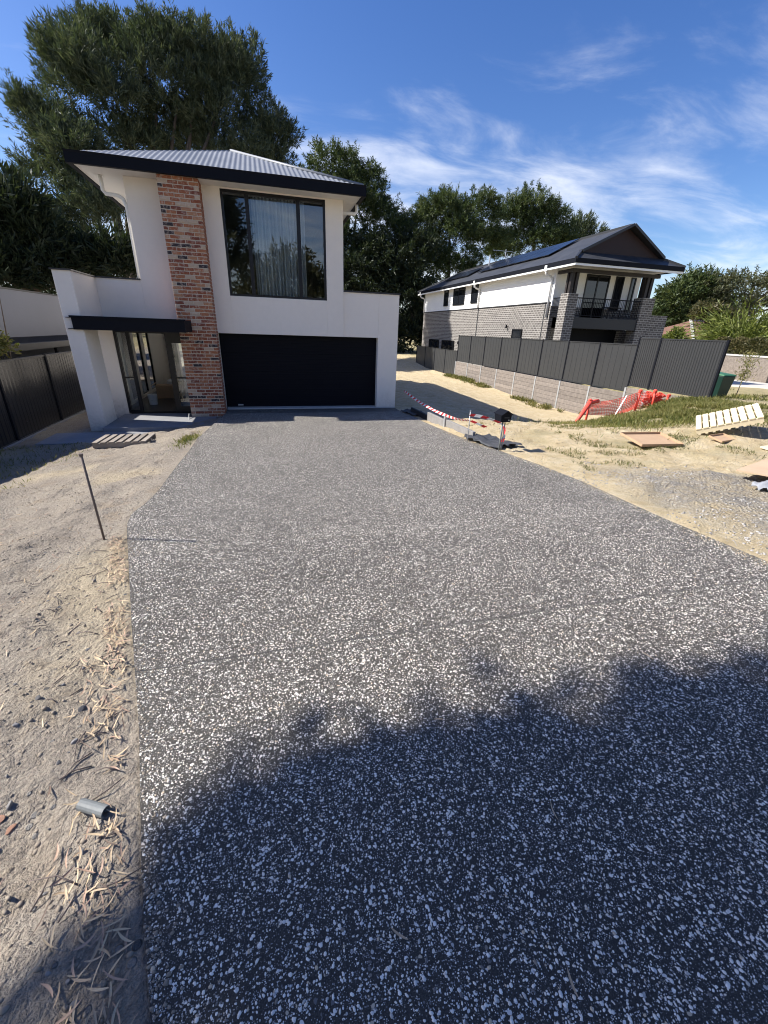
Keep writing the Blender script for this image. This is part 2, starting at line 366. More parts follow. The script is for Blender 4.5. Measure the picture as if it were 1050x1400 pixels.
col = t.mix(t.math('MULTIPLY', t.mr(nC, .38, .68, .0, .42), dk), col, (.13,.108,.085)); col = t.mix(t.math('MULTIPLY', t.mr(nF, .45, .7, .0, .42), dk), col, (.09,.075,.06)); col = t.mix(t.math('MULTIPLY', t.mr(nE, .56, .72, .0, .45), dk), col, (.17,.145,.12)); col = t.mix(t.mr(nE, .44, .30, .0, .35), col, (.60,.53,.42))
# small stones sunk in the soil
sv = t.vor(26, P); ssp = t.n('ShaderNodeSeparateColor'); t.t.links.new(sv.outputs['Color'], ssp.inputs[0])
stn = t.math('MULTIPLY', t.mr(t.math('SUBTRACT', t.mr(ssp.outputs[0], 0, 1, .1, .42), sv.outputs['Distance']), 0, .08, 0, 1, True), t.math('LESS_THAN', ssp.outputs[1], .17))
col = t.mix(stn, col, t.ramp(ssp.outputs[2], [(0, (.20,.195,.19)), (.5, (.31,.29,.26)), (.8, (.16,.15,.14))], 'CONSTANT'))
hgt = t.math('ADD', t.math('ADD', t.math('MULTIPLY', nE, .8), t.math('MULTIPLY', nB, .7)), t.math('ADD', t.math('MULTIPLY', nC, .4), t.math('MULTIPLY', stn, .5)))
hgt = t.math('ADD', hgt, t.math('MULTIPLY', t.math('SUBTRACT', 1.0, gv.outputs['Distance']), t.math('MULTIPLY', zs.outputs[1], .5)))
t.bsdf(col, .95, t.bump(hgt, 1.0, .085), 0, .15); M['ground'] = t.m

def leafmat(name, c1, c2, c3, tr=.25):
    t = NT(name); n = t.noise(.5, 4, .6, vec=t.pos()); n2 = t.n('ShaderNodeAttribute', attribute_name='rnd').outputs['Fac']
    f = t.math('ADD', t.math('MULTIPLY', n, .55), t.math('MULTIPLY', n2, .45))
    c = t.ramp(f, [(.25, c1), (.5, c2), (.78, c3)])
    b = t.n('ShaderNodeBsdfDiffuse'); t.set(b.inputs[0], c); l = t.n('ShaderNodeBsdfTranslucent'); t.set(l.inputs[0], t.mix(1., c, (1.1,1.15,.6), 'MULTIPLY'))
    g = t.n('ShaderNodeBsdfGlossy'); g.inputs['Roughness'].default_value = .5; g.inputs[0].default_value = (.5,.5,.5,1)
    mx = t.n('ShaderNodeMixShader'); mx.inputs[0].default_value = tr; t.t.links.new(b.outputs[0], mx.inputs[1]); t.t.links.new(l.outputs[0], mx.inputs[2])
    m2 = t.n('ShaderNodeMixShader'); m2.inputs[0].default_value = .04; t.t.links.new(mx.outputs[0], m2.inputs[1]); t.t.links.new(g.outputs[0], m2.inputs[2])
    t.t.links.new(m2.outputs[0], t.out.inputs[0]); return t.m
M['casuarina'] = leafmat('casuarina_needles', (.036,.054,.032), (.070,.092,.052), (.135,.150,.085))
M['pine'] = leafmat('pine_needles', (.026,.046,.017), (.060,.088,.031), (.135,.155,.056))
M['gum'] = leafmat('gum_leaves', (.05,.062,.032), (.082,.092,.045), (.13,.12,.062))
M['yew'] = leafmat('green_shrub', (.07,.10,.02), (.16,.19,.045), (.28,.30,.08))
M['hedge'] = leafmat('hedge_leaves', (.055,.060,.022), (.10,.095,.04), (.17,.14,.065))
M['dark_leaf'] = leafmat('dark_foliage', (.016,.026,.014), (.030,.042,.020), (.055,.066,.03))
M['grass'] = leafmat('grass_blades', (.09,.115,.028), (.19,.19,.055), (.38,.32,.14), .3)
M['weed'] = leafmat('weed_leaves', (.09,.10,.03), (.16,.16,.05), (.30,.25,.11), .3)
M['bark'] = plain('tree_bark', (.11,.085,.065), .95, .35, 5, .8, 14, grain=(1,1,.2))
def litter(name, a, b, c):
    t = NT(name); rn = t.n('ShaderNodeAttribute', attribute_name='rnd').outputs['Fac']; rr = t.math('FRACT', t.math('ADD', rn, t.rand()))
    cc = t.ramp(rr, [(0, a), (.35, b), (.7, c), (.93, (.20,.14,.10))], 'CONSTANT')
    t.bsdf(t.mix(t.mr(t.noise(60, 3, .6), .4, .75, 0, .25), cc, (.14,.09,.055)), .6, None, 0, .35); return t.m
M['leaf'] = litter('dry_gum_leaf', (.58,.44,.27), (.47,.34,.21), (.44,.29,.20))
M['rock'] = plain('grey_rock', (.21,.20,.19), .9, .3, 20, .6, 60, rnd=.35)
M['redrock'] = plain('red_brick_rubble', (.36,.20,.13), .95, .25, 25, .6, 80, rnd=.2)
# ------------------------------------------------------------------ terrain
def interp(pts):
    ys = [p[1] for p in pts]; xs = [p[0] for p in pts]
    return lambda y: np.interp(y, ys, xs)
XL = interp([(.1,-4),(.02,-1.2),(-.2,-.3),(-.42,.59),(-.53,.95),(-.70,1.6),(-.98,2.54),(-1.40,4.0),(-1.50,4.35),(-1.55,4.69),(-1.49,5.04),(-1.46,5.5),(-1.48,6.6),(-1.48,7.9),(-1.51,9.2),(-1.45,10.5),(-1.38,11.9),(-1.30,13.25)])
XR = interp([(4.7,-4),(4.3,0),(4.19,2.2),(4.21,3.4),(4.32,4.75),(4.31,5.8),(4.20,7.1),(4.07,8.1),(4.05,10.8),(4.22,13.0),(4.10,13.3)])
def DZ(y): return np.maximum(.77-.0583*np.asarray(y, float), 0.0)
CP = []
for y in (-6,-3,-1,0,1,2,3,4,5,6.5,8,9.5,11,12.5,13.5):
    yc = max(-4, min(13.2, y)); z = .77-.0583*y if y < 13.2 else 0
    CP += [(float(XL(yc))-.03, y, z-.006-.012*max(0,y-6)), (float(XR(yc))+.03, y, z-.01), (1.4, y, z-.1)]
CP += [(5.6,3.2,.60),(5.4,1,.70),(8,1.5,.72),(9,4.5,.66),(7,4.4,.58),(10.2,7.2,.62),(9.2,8.2,.42),(11.6,9.4,.60),(12.5,7,.68),(13.8,10.8,.64),(13.8,11.9,.52),(13.8,12.7,.20),(13.8,13.6,-.2),(13.8,14.4,-.45),(13.8,16.4,-.86),(13.8,18.5,-.95),(13.8,24,-.85),(13.8,31,-.68),(13.8,38,-.65),
       (9.3,11.3,-.20),(7.0,6.6,.42),(7.1,8.7,.34),(6.7,10.8,.10),(5.2,9,.30),(5.2,12,.08),(6,15,-.05),(7,19.6,-.1),(10,16,-.6),(11.5,12.6,-.32),(10,24,-.5),(7,30,-.3),(5,24,-.1),
       (16.5,12.4,.45),(16,10,.66),(20,14,.30),(28,20,.10),(40,20,.1),(40,5,.5),(36,32,-.3),(22,4,.7),(12,-4,.8),(25,-10,.8),(45,-20,.8),(20,26,.2),(18,40,0),
       (-2.2,2,.58),(-3.5,2,.56),(-2.4,5,.43),(-4.5,4,.36),(-3.2,7,.14),(-4.1,7.2,.04),(-2.4,8.5,.14),(-2.4,10.2,.0),(-3.1,10.3,-.12),(-2.6,11.5,-.15),(-4.6,10.5,-.2),(-5.6,9,-.12),(-5.6,12,-.27),(-5.6,16,-.29),(-4.6,12.3,-.22),(-3.0,13,-.25),(-5.6,22,-.3),
       (-8,4,.35),(-10,15,-.2),(-10,-4,.75),(-25,0,.6),(-30,25,-.1),(-20,45,0),(0,16,-.25),(0,22,-.25),(0,32,-.2),(10,45,-.2),(30,50,0),(60,60,0),(60,-40,.8),(-50,-30,.8),(0,-20,.9),(-60,60,0),(0,70,0)]
CP = np.array(CP)
def _k(r2): return np.where(r2 > 1e-12, r2*np.log(np.maximum(r2, 1e-12)), 0)
_n = len(CP); _K = _k(((CP[:,None,:2]-CP[None,:,:2])**2).sum(-1))+np.eye(_n)*.35; _P = np.c_[np.ones(_n), CP[:,:2]]
_A = np.block([[_K, _P], [_P.T, np.zeros((3,3))]]); _w = np.linalg.solve(_A, np.r_[CP[:,2], 0,0,0])
def vnoise(x, y, s, seed):
    r = np.random.default_rng(seed); T = r.random((64,64)); x = np.asarray(x)*s+1000; y = np.asarray(y)*s+1000
    xi = np.floor(x).astype(int); yi = np.floor(y).astype(int); fx = x-xi; fy = y-yi; fx = fx*fx*(3-2*fx); fy = fy*fy*(3-2*fy)
    g = lambda a, b: T[a % 64, b % 64]
    return (g(xi,yi)*(1-fx)+g(xi+1,yi)*fx)*(1-fy)+(g(xi,yi+1)*(1-fx)+g(xi+1,yi+1)*fx)*fy-.5
def ground(x, y, micro=True):
    x = np.asarray(x, float); y = np.asarray(y, float); sh = x.shape; xf = x.ravel(); yf = y.ravel(); z = np.empty_like(xf)
    for i in range(0, len(xf), 20000):
        a = np.c_[xf[i:i+20000], yf[i:i+20000]]; r2 = ((a[:,None,:]-CP[None,:,:2])**2).sum(-1)
        z[i:i+20000] = _k(r2)@_w[:_n]+_w[_n]+a@_w[_n+1:]
    far = np.clip((np.hypot(xf, yf-15)-45)/30, 0, 1); z = np.clip(z, -1.3, 1.2)*(1-far)
    din = np.minimum(xf-XL(yf), XR(yf)-xf); inside = (din > -.001) & (yf < 13.3) & (yf > -4.5)
    if micro:
        edge = np.clip(-din/.35, 0, 1)
        edge = np.where((yf > 14) | (yf < -4), 1, edge)
        z = z+edge*(.08*vnoise(xf,yf,1.3,1)+.06*vnoise(xf,yf,3.1,2)+.045*vnoise(xf,yf,7,3)+.022*vnoise(xf,yf,13,4))*np.clip(1.2-far, 0, 1)
        fn = np.clip((4.5-yf)/2, 0, 1)*np.clip((.3-xf)/.3, 0, 1)*edge
        z = z+fn*(.016*np.maximum(vnoise(xf,yf,17,5), -.15)+.014*np.maximum(vnoise(xf,yf,29,6), -.1)+.010*vnoise(xf,yf,36,7))
    dzz = DZ(yf); near = (din > -.6) & (yf < 13.2) & (yf > -4)
    lim = dzz-.004
    z = np.where(near & (din > -.04), np.minimum(z, lim), z)
    z = np.where(inside, dzz-.004-.15*np.clip(din/.12, 0, 1), z)
    return z.reshape(sh)
def gz(x, y): return float(ground(np.array([x]), np.array([y]))[0])
def axis(lo, hi, d, far0, far1):
    a = list(np.arange(lo, hi+1e-6, d)); s = d; p = hi
    while p < far1: s *= 1.13; p += s; a.append(p)
    s = d; p = lo; b = []
    while p > far0: s *= 1.13; p -= s; b.append(p)
    return np.array(b[::-1]+a)
def axis2(segs, d0, far0, far1):
    a = np.concatenate([np.arange(lo, hi-1e-6, d) for lo, hi, d in segs]+[[segs[-1][1]]]); s_ = segs[-1][2]; p = a[-1]; hi_ = []
    while p < far1: s_ *= 1.13; p += s_; hi_.append(p)
    s_ = segs[0][2]; p = a[0]; lo_ = []
    while p > far0: s_ *= 1.13; p -= s_; lo_.append(p)
    return np.r_[lo_[::-1], a, hi_]
gx = axis2([(-4.2,-2.3,.06),(-2.3,.06,.026),(.06,8.5,.08)], .06, -400, 400); gy = axis2([(.3,3.2,.026),(3.2,5.5,.045),(5.5,11.5,.08)], .026, -300, 700)
GX, GY = np.meshgrid(gx, gy); GZ = ground(GX, GY)
nx, ny = len(gx), len(gy); idx = np.arange(nx*ny).reshape(ny, nx)
quads = np.stack([idx[:-1,:-1], idx[:-1,1:], idx[1:,1:], idx[1:,:-1]], -1).reshape(-1, 4)
me = np_mesh('ground', np.stack([GX, GY, GZ], -1).reshape(-1, 3), quads, M['ground'], smooth=True)
X_, Y_ = GX.ravel(), GY.ravel()
sm = lambda a, b, v: np.clip((v-a)/(b-a), 0, 1)**2*(3-2*np.clip((v-a)/(b-a), 0, 1))
wob = vnoise(X_, Y_, .5, 11)*2.2+vnoise(X_, Y_, 1.7, 12)*.8
zsand = sm(2.5, 4.2, X_)*.95; zsand = np.maximum(zsand, .45*sm(.05, .35, vnoise(X_, Y_, .9, 13)))
zgrav = sm(.3, -.5, Y_-(5.2-.35*np.abs(X_-5))-wob*.6)*sm(4.4, 5.6, X_+wob*.4)
zgrav = np.maximum(zgrav, .55*sm(.12, .4, vnoise(X_, Y_, 1.1, 15))*(X_ < 0))
dg = np.hypot((X_-11.8)/3.2, (Y_-10.0)/2.6)
zgr = np.maximum(sm(1.25, .55, dg+wob*.12), .55*sm(4.6, 6, X_)*sm(4.8, 6.2, Y_)*sm(11.6, 9.5, Y_)*sm(-.1, .25, vnoise(X_, Y_, 1.3, 14)))
zgr = np.maximum(zgr, sm(32, 45, np.hypot(X_, Y_-12)))
zgr = np.maximum(zgr, sm(14.3, 15.5, X_)*sm(30, 22, X_))
zgr = np.maximum(zgr, .6*sm(-4.2, -5, X_)*sm(13, 10, Y_)*sm(-.2, .2, wob))
ca = me.color_attributes.new('zone', 'FLOAT_COLOR', 'POINT')
ca.data.foreach_set('color', np.stack([zsand, zgrav, zgr, np.ones_like(X_)], -1).astype(np.float32).ravel())
tag(link('ground', me), kind='structure')

# driveway: four cast panels with open joints between them
drive = tag(bpy.data.objects.new('driveway', None), kind='structure'); COL.objects.link(drive); ORI['driveway'] = Vector((0,0,0))
drive['label'] = 'charcoal exposed aggregate concrete driveway sloping down to the garage'
cuts = [-4.0, 2.025, 4.27, 8.7, 14.12]
for k in range(4):
    y0, y1 = cuts[k]+.003, cuts[k+1]-.003
    ys = np.unique(np.r_[np.arange(y0, y1, .12), y1, [q for q in (.59,.95,1.6,2.54,4.02,5.3,13.2) if y0 < q < y1]]); T = np.linspace(0, 1, 25); b = MB()
    vs = []
    for y in ys:
        a, c = float(XL(min(y,13.25))), float(XR(min(y,13.3)))
        if y > 13.3: a, c = -1.30, 4.09
        for tt in T: vs.append((a+(c-a)*tt, y, float(DZ(y))))
    n = len(T); fs = [(j*n+i, j*n+i+1, (j+1)*n+i+1, (j+1)*n+i) for j in range(len(ys)-1) for i in range(n-1)]
    b.add(vs, fs)
    loop = [j*n for j in range(len(ys))]+[(len(ys)-1)*n+i for i in range(1, n)]+[j*n+n-1 for j in range(len(ys)-2, -1, -1)]+[i for i in range(n-2, 0, -1)]
    # rounded arris then a cast side
    base = [Vector(vs[i]) for i in loop]; L_ = len(loop)
    low = [p-Vector((0,0,.14)) for p in base]
    b.add(base+low, [(i, (i+1) % L_, L_+(i+1) % L_, L_+i) for i in range(L_)], 1)
    b.build('slab_panel', [M['agg'], M['slab_edge']], drive, fix=False)
# proud pebbles of the aggregate near the lens
def pebbles(n, y0, y1, name, k, two, powr, amin, amax):
    y = y0+(y1-y0)*rng.random(n)**powr; x = XL(y)+.008+(XR(y)-XL(y)-.016)*rng.random(n)
    ok = (x > y*-.55-.25) & (x < 1.2+y*1.55) & (vnoise(x,y,2.2,61)*.25+vnoise(x,y,9,62)*.4+rng.random(n) > .22)
    for c in (2.025, 4.27, 8.7): ok &= np.abs(y-c) > .011
    x, y = x[ok], y[ok]; n = len(x)
    a = amin+(amax-amin)*rng.random(n)**2.2; bq = a*(.45+.45*rng.random(n)); hq = a*(.30+.25*rng.random(n)); th = rng.random(n)*np.pi
    ang = np.arange(k)/k*2*np.pi; jit = 1+.3*(rng.random((n, k))-.5)
    ring = lambda s: np.stack([(a[:,None]*np.cos(ang)*jit*s), (bq[:,None]*np.sin(ang)*jit*s)], -1)
    def rot(q): c, s_ = np.cos(th)[:,None], np.sin(th)[:,None]; return np.stack([q[...,0]*c-q[...,1]*s_, q[...,0]*s_+q[...,1]*c], -1)
    nv = 2*k+1 if two else k+1; V = np.zeros((n, nv, 3)); V[:, :k, :2] = rot(ring(1.0)); V[:, :k, 2] = -.0006; tri = []
    if two: V[:, k:2*k, :2] = rot(ring(.70)); V[:, k:2*k, 2] = hq[:,None]*.85
    V[:, nv-1, 2] = hq
    for i in range(k):
        j = (i+1) % k; tri += [(i, j, k+j), (i, k+j, k+i), (k+i, k+j, 2*k)] if two else [(i, j, k)]
    V += np.stack([x, y, DZ(y)], -1)[:,None,:]
    tri = (np.array(tri)[None]+np.arange(n)[:,None,None]*nv).reshape(-1, 3)
    me = np_mesh(name, V.reshape(-1, 3), tri, M['pebble'], smooth=True)
    at_ = me.attributes.new('rnd', 'FLOAT', 'POINT'); at_.data.foreach_set('value', np.repeat(rng.random(n), nv).astype(np.float32))
    o = link(name, me, drive); o['kind'] = 'stuff'; o['label'] = 'pale rounded stones exposed in the driveway surface'
pebbles(60000, .25, 3.6, 'aggregate_pebbles', 6, True, 1.25, .0022, .0078)
pebbles(140000, 3.6, 13.2, 'aggregate_pebbles', 5, False, 1.2, .0032, .0086)
# ------------------------------------------------------------------ main house
hs_ = thing('rendered_house', 'two storey white rendered house with recycled brick column and black garage door', 'house', (0, 14, 0))
YF = 13.84
b = MB()
b.box(-3.09,-.87,YF,YF+.2,2.18,5.66); b.box(-.87,1.85,YF,YF+.2,2.18,3.16); b.box(1.85,2.345,YF,YF+.2,2.18,5.66); b.box(-.87,1.85,YF,YF+.2,5.625,5.66)
b.box(-4.17,-3.09,YF,YF+.2,2.18,3.42)
b.box(2.345,3.45,YF+.05,YF+.3,2.18,3.42); b.box(3.45,4.10,YF+.05,YF+.3,-.02,3.42)
b.box(-4.54,-4.05,13.95,14.15,-.28,2.18)
b.box(-2.28,-1.32,13.86,14.10,-.3,2.18)
b.box(-4.54,-4.17,12.30,13.20,-.28,2.18); b.box(-4.54,-4.17,12.30,14.04,2.18,3.42)
b.box(-3.09,-2.89,YF+.2,25,2.6,5.66); b.box(2.145,2.345,YF+.2,25,3.0,5.66); b.box(-3.09,2.345,25,25.2,2.6,5.66); b.box(-2.2,2.345,25,25.2,-.3,2.6)
b.box(3.90,4.10,YF+.3,25,-.3,3.42); b.box(2.345,4.10,25,25.2,-.3,3.42)
b.box(-1.5,-1.32,14.10,25,-.3,2.6)
# hall side wall with three tall slots
ys = [(14.15,14.45),(15.35,15.7),(16.6,16.95),(17.85,18.2),(19.1,25)]
for a, c in ys: b.box(-4.54,-4.34,a,c,-.28,3.2)
for a, c in ((14.45,15.35),(15.7,16.6),(16.95,17.85),(18.2,19.1)): b.box(-4.54,-4.34,a,c,-.28,.02); b.box(-4.54,-4.34,a,c,2.35,3.2)
b.build('wall', M['render'], hs_, bevel=.006)
b = MB(); b.box(-4.57,-4.14,12.27,14.0,3.42,3.45); b.box(-4.14,-3.095,YF-.03,YF+.23,3.42,3.45); b.build('capping', M['capping'], hs_)
b = MB(); b.box(2.35,4.13,YF+.02,YF+.33,3.42,3.46); b.box(3.87,4.13,YF+.33,25,3.42,3.46); b.build('capping', M['capping'], hs_)
b = MB(); b.box(2.35,3.9,YF+.3,25,3.2,3.3); b.build('flat_roof', M['capping'], hs_)
b = MB(); b.box(-4.34,-3.1,14.05,15.0,2.9,3.0); b.build('flat_roof', M['capping'], hs_)
b = MB(); b.box(-4.34,-3.1,21.5,25,2.9,3.0); b.build('flat_roof', M['capping'], hs_)
# eaves
b = MB(); b.box(-3.95,2.75,13.25,26,5.66,5.70); b.build('soffit', M['soffit'], hs_)
def gutter(p, q, inward):
    # quad gutter with rolled lip, drawn as a swept profile
    p, q = Vector(p), Vector(q); i = Vector(inward); prof = [(0.0,5.635),(.0,5.83),(-.012,5.872),(.014,5.872),(.014,5.85),(.10,5.85),(.10,5.635)]
    b = MB(); vs = []
    for e in (p, q):
        for u_, z_ in prof: vs.append((e.x+i.x*u_, e.y+i.y*u_, z_))
    n = len(prof); b.add(vs, [(k, (k+1) % n, n+(k+1) % n, n+k) for k in range(n)]+[tuple(range(n)), tuple(range(2*n-1, n-1, -1))])
    b.build('gutter', M['black'], hs_)
gutter((-4.05,13.15,0), (2.85,13.15,0), (0,1,0)); gutter((-4.05,13.25,0), (-4.05,26.1,0), (1,0,0)); gutter((2.85,13.25,0), (2.85,26.1,0), (-1,0,0))
AP = (-.60, 16.60, 7.22); EZ = 5.86; XA, XB, YE = -3.97, 2.77, 13.20
def corr(u): return .011*math.sin(u*2*math.pi/.125)
def slope_sheet(kind):
    b = MB()
    if kind == 'front':
        us = np.arange(XA, XB+.01, .125/6); prev = None; vs = []; fs = []
        sl = (AP[2]-EZ)/(AP[1]-YE)
        for i, x in enumerate(us):
            top = (x-XA)/(AP[0]-XA) if x < AP[0] else (XB-x)/(XB-AP[0]); top = max(0, top)
            z = corr(x); vs += [(x, YE-.03, EZ+z), (x, YE+(AP[1]-YE)*top, EZ+(AP[2]-EZ)*top+z)]
            if i: fs.append((2*i-2, 2*i, 2*i+1, 2*i-1))
    else:
        X0 = XA if kind == 'left' else XB; us = np.arange(YE, 26.0, .125/4); vs = []; fs = []
        for i, y in enumerate(us):
            top = min(1, (y-YE)/(AP[1]-YE)); z = corr(y)
            vs += [(X0, y, EZ+z), (X0+(AP[0]-X0)*top, y, EZ+(AP[2]-EZ)*top+z)]
            if i: fs.append((2*i-2, 2*i, 2*i+1, 2*i-1))
    b.add(vs, fs); return b.build('roof_sheet', M['roof'], hs_, smooth=True, fix=False)
for k in ('front','left','right'): slope_sheet(k)
for q, rq_ in (((XA,YE,EZ-.02), .02), ((XB,YE,EZ+.01), .045), ((AP[0],26,AP[2]+.02), .045)):
    b = MB(); b.tube([q, (AP[0],AP[1],AP[2]+.0)], rq_, 8); b.build('hip_capping', M['roof'], hs_, smooth=True)
b = MB(); b.prism([(XA,EZ),(XB,EZ),(AP[0],AP[2])], 'y', 25.9, 26.0); b.build('rear_gable', M['capping'], hs_)
for pts in ([(-3.62,14.0,5.66),(-3.62,14.0,5.36),(-3.57,14.0,5.29),(-3.30,14.0,5.27),(-3.20,14.0,5.22),(-3.145,14.0,5.06),(-3.145,14.0,3.46)],
            [(2.77,14.05,5.64),(2.77,14.05,5.47),(2.72,14.05,5.42),(2.30,14.05,5.41)]):
    b = MB(); b.tube(pts, .045, 10); b.build('downpipe', M['pvc_white'], hs_, smooth=True)
# canopy over the entry
b = MB(); b.box(-4.35,-1.91,12.215,12.295,2.19,2.48); b.box(-4.165,-2.255,12.295,13.835,2.20,2.47); b.box(-2.255,-1.91,12.295,13.285,2.20,2.47)
b.box(-4.38,-1.88,12.19,12.23,2.452,2.492); cn = b.build('canopy', M['black'], hs_)
for z in (2.44, 2.20):
    b = MB(); b.box(-4.48,-4.35,12.27,12.295,z,z+.012); b.build('fixing_pin', M['black'], cn)
# upstairs window
wn_ = MB()
for x0, x1, z0, z1 in ((-.87,1.85,5.555,5.625),(-.87,1.85,3.16,3.22),(-.87,-.81,3.22,5.555),(1.79,1.85,3.22,5.555),(-.27,-.17,3.22,5.555),(1.06,1.16,3.22,5.555)): wn_.box(x0,x1,YF+.02,YF+.11,z0,z1)
wf = wn_.build('window', M['alu_black'], hs_, bevel=.004)
for x0, x1 in ((-.81,-.27),(-.17,1.06),(1.16,1.79)):
    for fx0, fx1, z0, z1 in ((x0,x1,5.515,5.555),(x0,x1,3.22,3.26),(x0,x0+.03,3.26,5.515),(x1-.03,x1,3.26,5.515)):
        pass
    b = MB(); b.box(x0,x1,YF+.062,YF+.068,3.22,5.555); b.build('pane', M['glass'], wf)
# room and curtain behind
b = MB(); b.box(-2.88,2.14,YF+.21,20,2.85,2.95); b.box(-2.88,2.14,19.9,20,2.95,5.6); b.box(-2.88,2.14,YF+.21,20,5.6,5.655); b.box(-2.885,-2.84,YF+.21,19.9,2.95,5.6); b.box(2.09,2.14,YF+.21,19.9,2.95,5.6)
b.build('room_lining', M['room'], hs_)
def curtain(x0, x1, y, z0, z1, folds, amp, parent):
    n = int(folds*10); vs = []; fs = []
    for i in range(n+1):
        s = i/n; x = x0+(x1-x0)*s+.012*math.sin(s*41); ph = s*folds*2*math.pi+.8*math.sin(s*9)
        for j, z in enumerate((z1, (z0+z1)/2, z0)): vs.append((x, y+amp*(1+.25*j)*math.sin(ph)+.01*math.sin(s*23+j), z))
        if i:
            for j in range(2): fs.append(((i-1)*3+j, i*3+j, i*3+j+1, (i-1)*3+j+1))
    return MB().add(vs, fs).build('curtain', M['curtain'], parent, smooth=True, fix=False)
curtain(-.12, 1.30, YF+.24, 3.0, 5.56, 15, .085, hs_)
# garage door
gd = MB(); gd.box(-1.31,3.45,14.12,14.20,0.0,2.18)
gdo = gd.build('garage_door', M['black'], hs_)
for k in range(4):
    z0 = .05+k*.533; b = MB(); prof = [(14.118,z0)]
    nrib = 7
    for i in range(nrib):
        za = z0+i*.53/nrib; prof += [(14.102, za+.004), (14.102, za+.53/nrib-.006), (14.105, za+.53/nrib-.002)]
    prof += [(14.118, z0+.53)]
    b.prism(prof, 'x', -1.30, 3.44); b.build('door_panel', M['door_panel'], gdo)
b = MB(); b.box(-1.30,3.44,14.085,14.118,.004,.048); b.build('bottom_seal', M['concrete_dark'], gdo)
b = MB(); b.box(-.98,-.82,14.075,14.09,.09,.13); b.build('lock_handle', M['galv'], gdo)
b = MB(); b.box(-1.29,4.09,13.86,14.08,.003,.035); b.build('threshold', M['concrete'], hs_)
# entry glazing
ED = 13.97
en = MB(); zb, zt = -.08, 2.175
for x0, x1 in ((-4.05,-3.985),(-3.75,-3.67),(-2.74,-2.62),(-2.345,-2.285)): en.box(x0,x1,ED,ED+.11,zb,zt)
en.box(-3.985,-3.75,ED,ED+.11,zt-.06,zt); en.box(-3.67,-2.74,ED,ED+.11,zt-.06,zt); en.box(-2.62,-2.345,ED,ED+.11,zt-.3,zt)
en.box(-3.985,-3.75,ED,ED+.11,zb,zb+.09); en.box(-2.62,-2.345,ED,ED+.11,zb,zb+.18); en.box(-3.67,-2.74,ED+.01,ED+.10,zb,zb+.03)
en.box(-3.985,-3.75,ED+.01,ED+.10,.90,.94); en.box(-2.62,-2.345,ED+.01,ED+.10,.90,.94)
ef = en.build('entry_frame', M['alu_black'], hs_)
for x0, x1, z0, z1 in ((-3.985,-3.75,.01,.90),(-3.985,-3.75,.94,2.115),(-2.62,-2.345,.10,.90),(-2.62,-2.345,.94,1.875)):
    b = MB(); b.box(x0,x1,ED+.05,ED+.056,z0,z1); b.build('pane', M['glass'], ef)
# open door leaf, swung into the hall against the right side
dl = MB(); dl.box(-2.79,-2.745,ED+.12,ED+1.05,-.06,.06); dl.box(-2.79,-2.745,ED+.12,ED+1.05,2.0,2.12); dl.box(-2.79,-2.745,ED+.12,ED+.24,.06,2.0); dl.box(-2.79,-2.745,ED+.93,ED+1.05,.06,2.0)
dlo = dl.build('entry_door', M['alu_black'], hs_)
b = MB(); b.box(-2.772,-2.766,ED+.24,ED+.93,.06,2.0); b.build('pane', M['glass'], dlo)
b = MB(); b.tube([(-2.84,ED+.85,.55),(-2.84,ED+.85,1.55)], .016, 8); b.build('handle', M['alu_black'], dlo)
b = MB(); b.box(-4.34,-2.2,14.15,22,-.16,-.085); b.build('hall_floor', M['timber_floor'], hs_)
b = MB(); b.box(-2.28,-2.2,14.15,22,-.08,2.6); b.box(-4.33,-3.9,21.9,22,-.08,2.6); b.box(-2.6,-2.28,21.9,22,-.08,2.6); b.box(-4.33,-2.28,14.16,15.0,2.5,2.6); b.box(-3.12,-2.28,15.0,21.9,2.5,2.6); b.build('hall_lining', M['hall_white'], hs_)  # open ceiling strip and far end, added to bring daylight into the hall
for a, c in ((14.45,15.35),(15.7,16.6),(16.95,17.85),(18.2,19.1)):
    b = MB(); 
    for y0, y1, z0, z1 in ((a,a+.04,.02,2.35),(c-.04,c,.02,2.35),(a+.04,c-.04,.02,.06),(a+.04,c-.04,2.31,2.35)): b.box(-4.42,-4.36,y0,y1,z0,z1)
    so_ = b.build('slot_window', M['alu_black'], hs_)
    b = MB(); b.box(-4.395,-4.390,a+.04,c-.04,.06,2.31); b.build('pane', M['glass'], so_)
# porch slab and step
po = MB(); po.box(-4.17,-1.56,12.0,13.96,-.3,-.10); po.box(-5.2,-1.70,10.9,12.0,-.4,-.20); po.build('porch_step', M['concrete_dark'], hs_, bevel=.01)

# recycled brick column, brick by brick
cl = MB(); cx0, cx1, cy0 = -2.25, -1.31, 13.30
cl.box(cx0+.008,cx1-.008,cy0+.008,13.835,-.35,5.655)
bc = cl.build('brick_column', M['mortar'], hs_)
def brick_mesh(w, h, d, seed):
    r = random.Random(seed); bm = bmesh.new(); bmesh.ops.create_cube(bm, size=1)
    for v_ in bm.verts: v_.co = Vector((v_.co.x*w, v_.co.y*d, v_.co.z*h))+Vector((r.uniform(-.004,.004), r.uniform(-.003,.003), r.uniform(-.0035,.0035)))
    bmesh.ops.bevel(bm, geom=bm.edges[:], offset=.006, segments=1, affect='EDGES')
    me = bpy.data.meshes.new('brick'); bm.to_mesh(me); bm.free(); me.materials.append(M['brick']); return me
full = [brick_mesh(.219,.067,.05,i) for i in range(6)]; half = [brick_mesh(.103,.067,.05,i+20) for i in range(4)]
CH = .0872; nc = 66; z = -.10
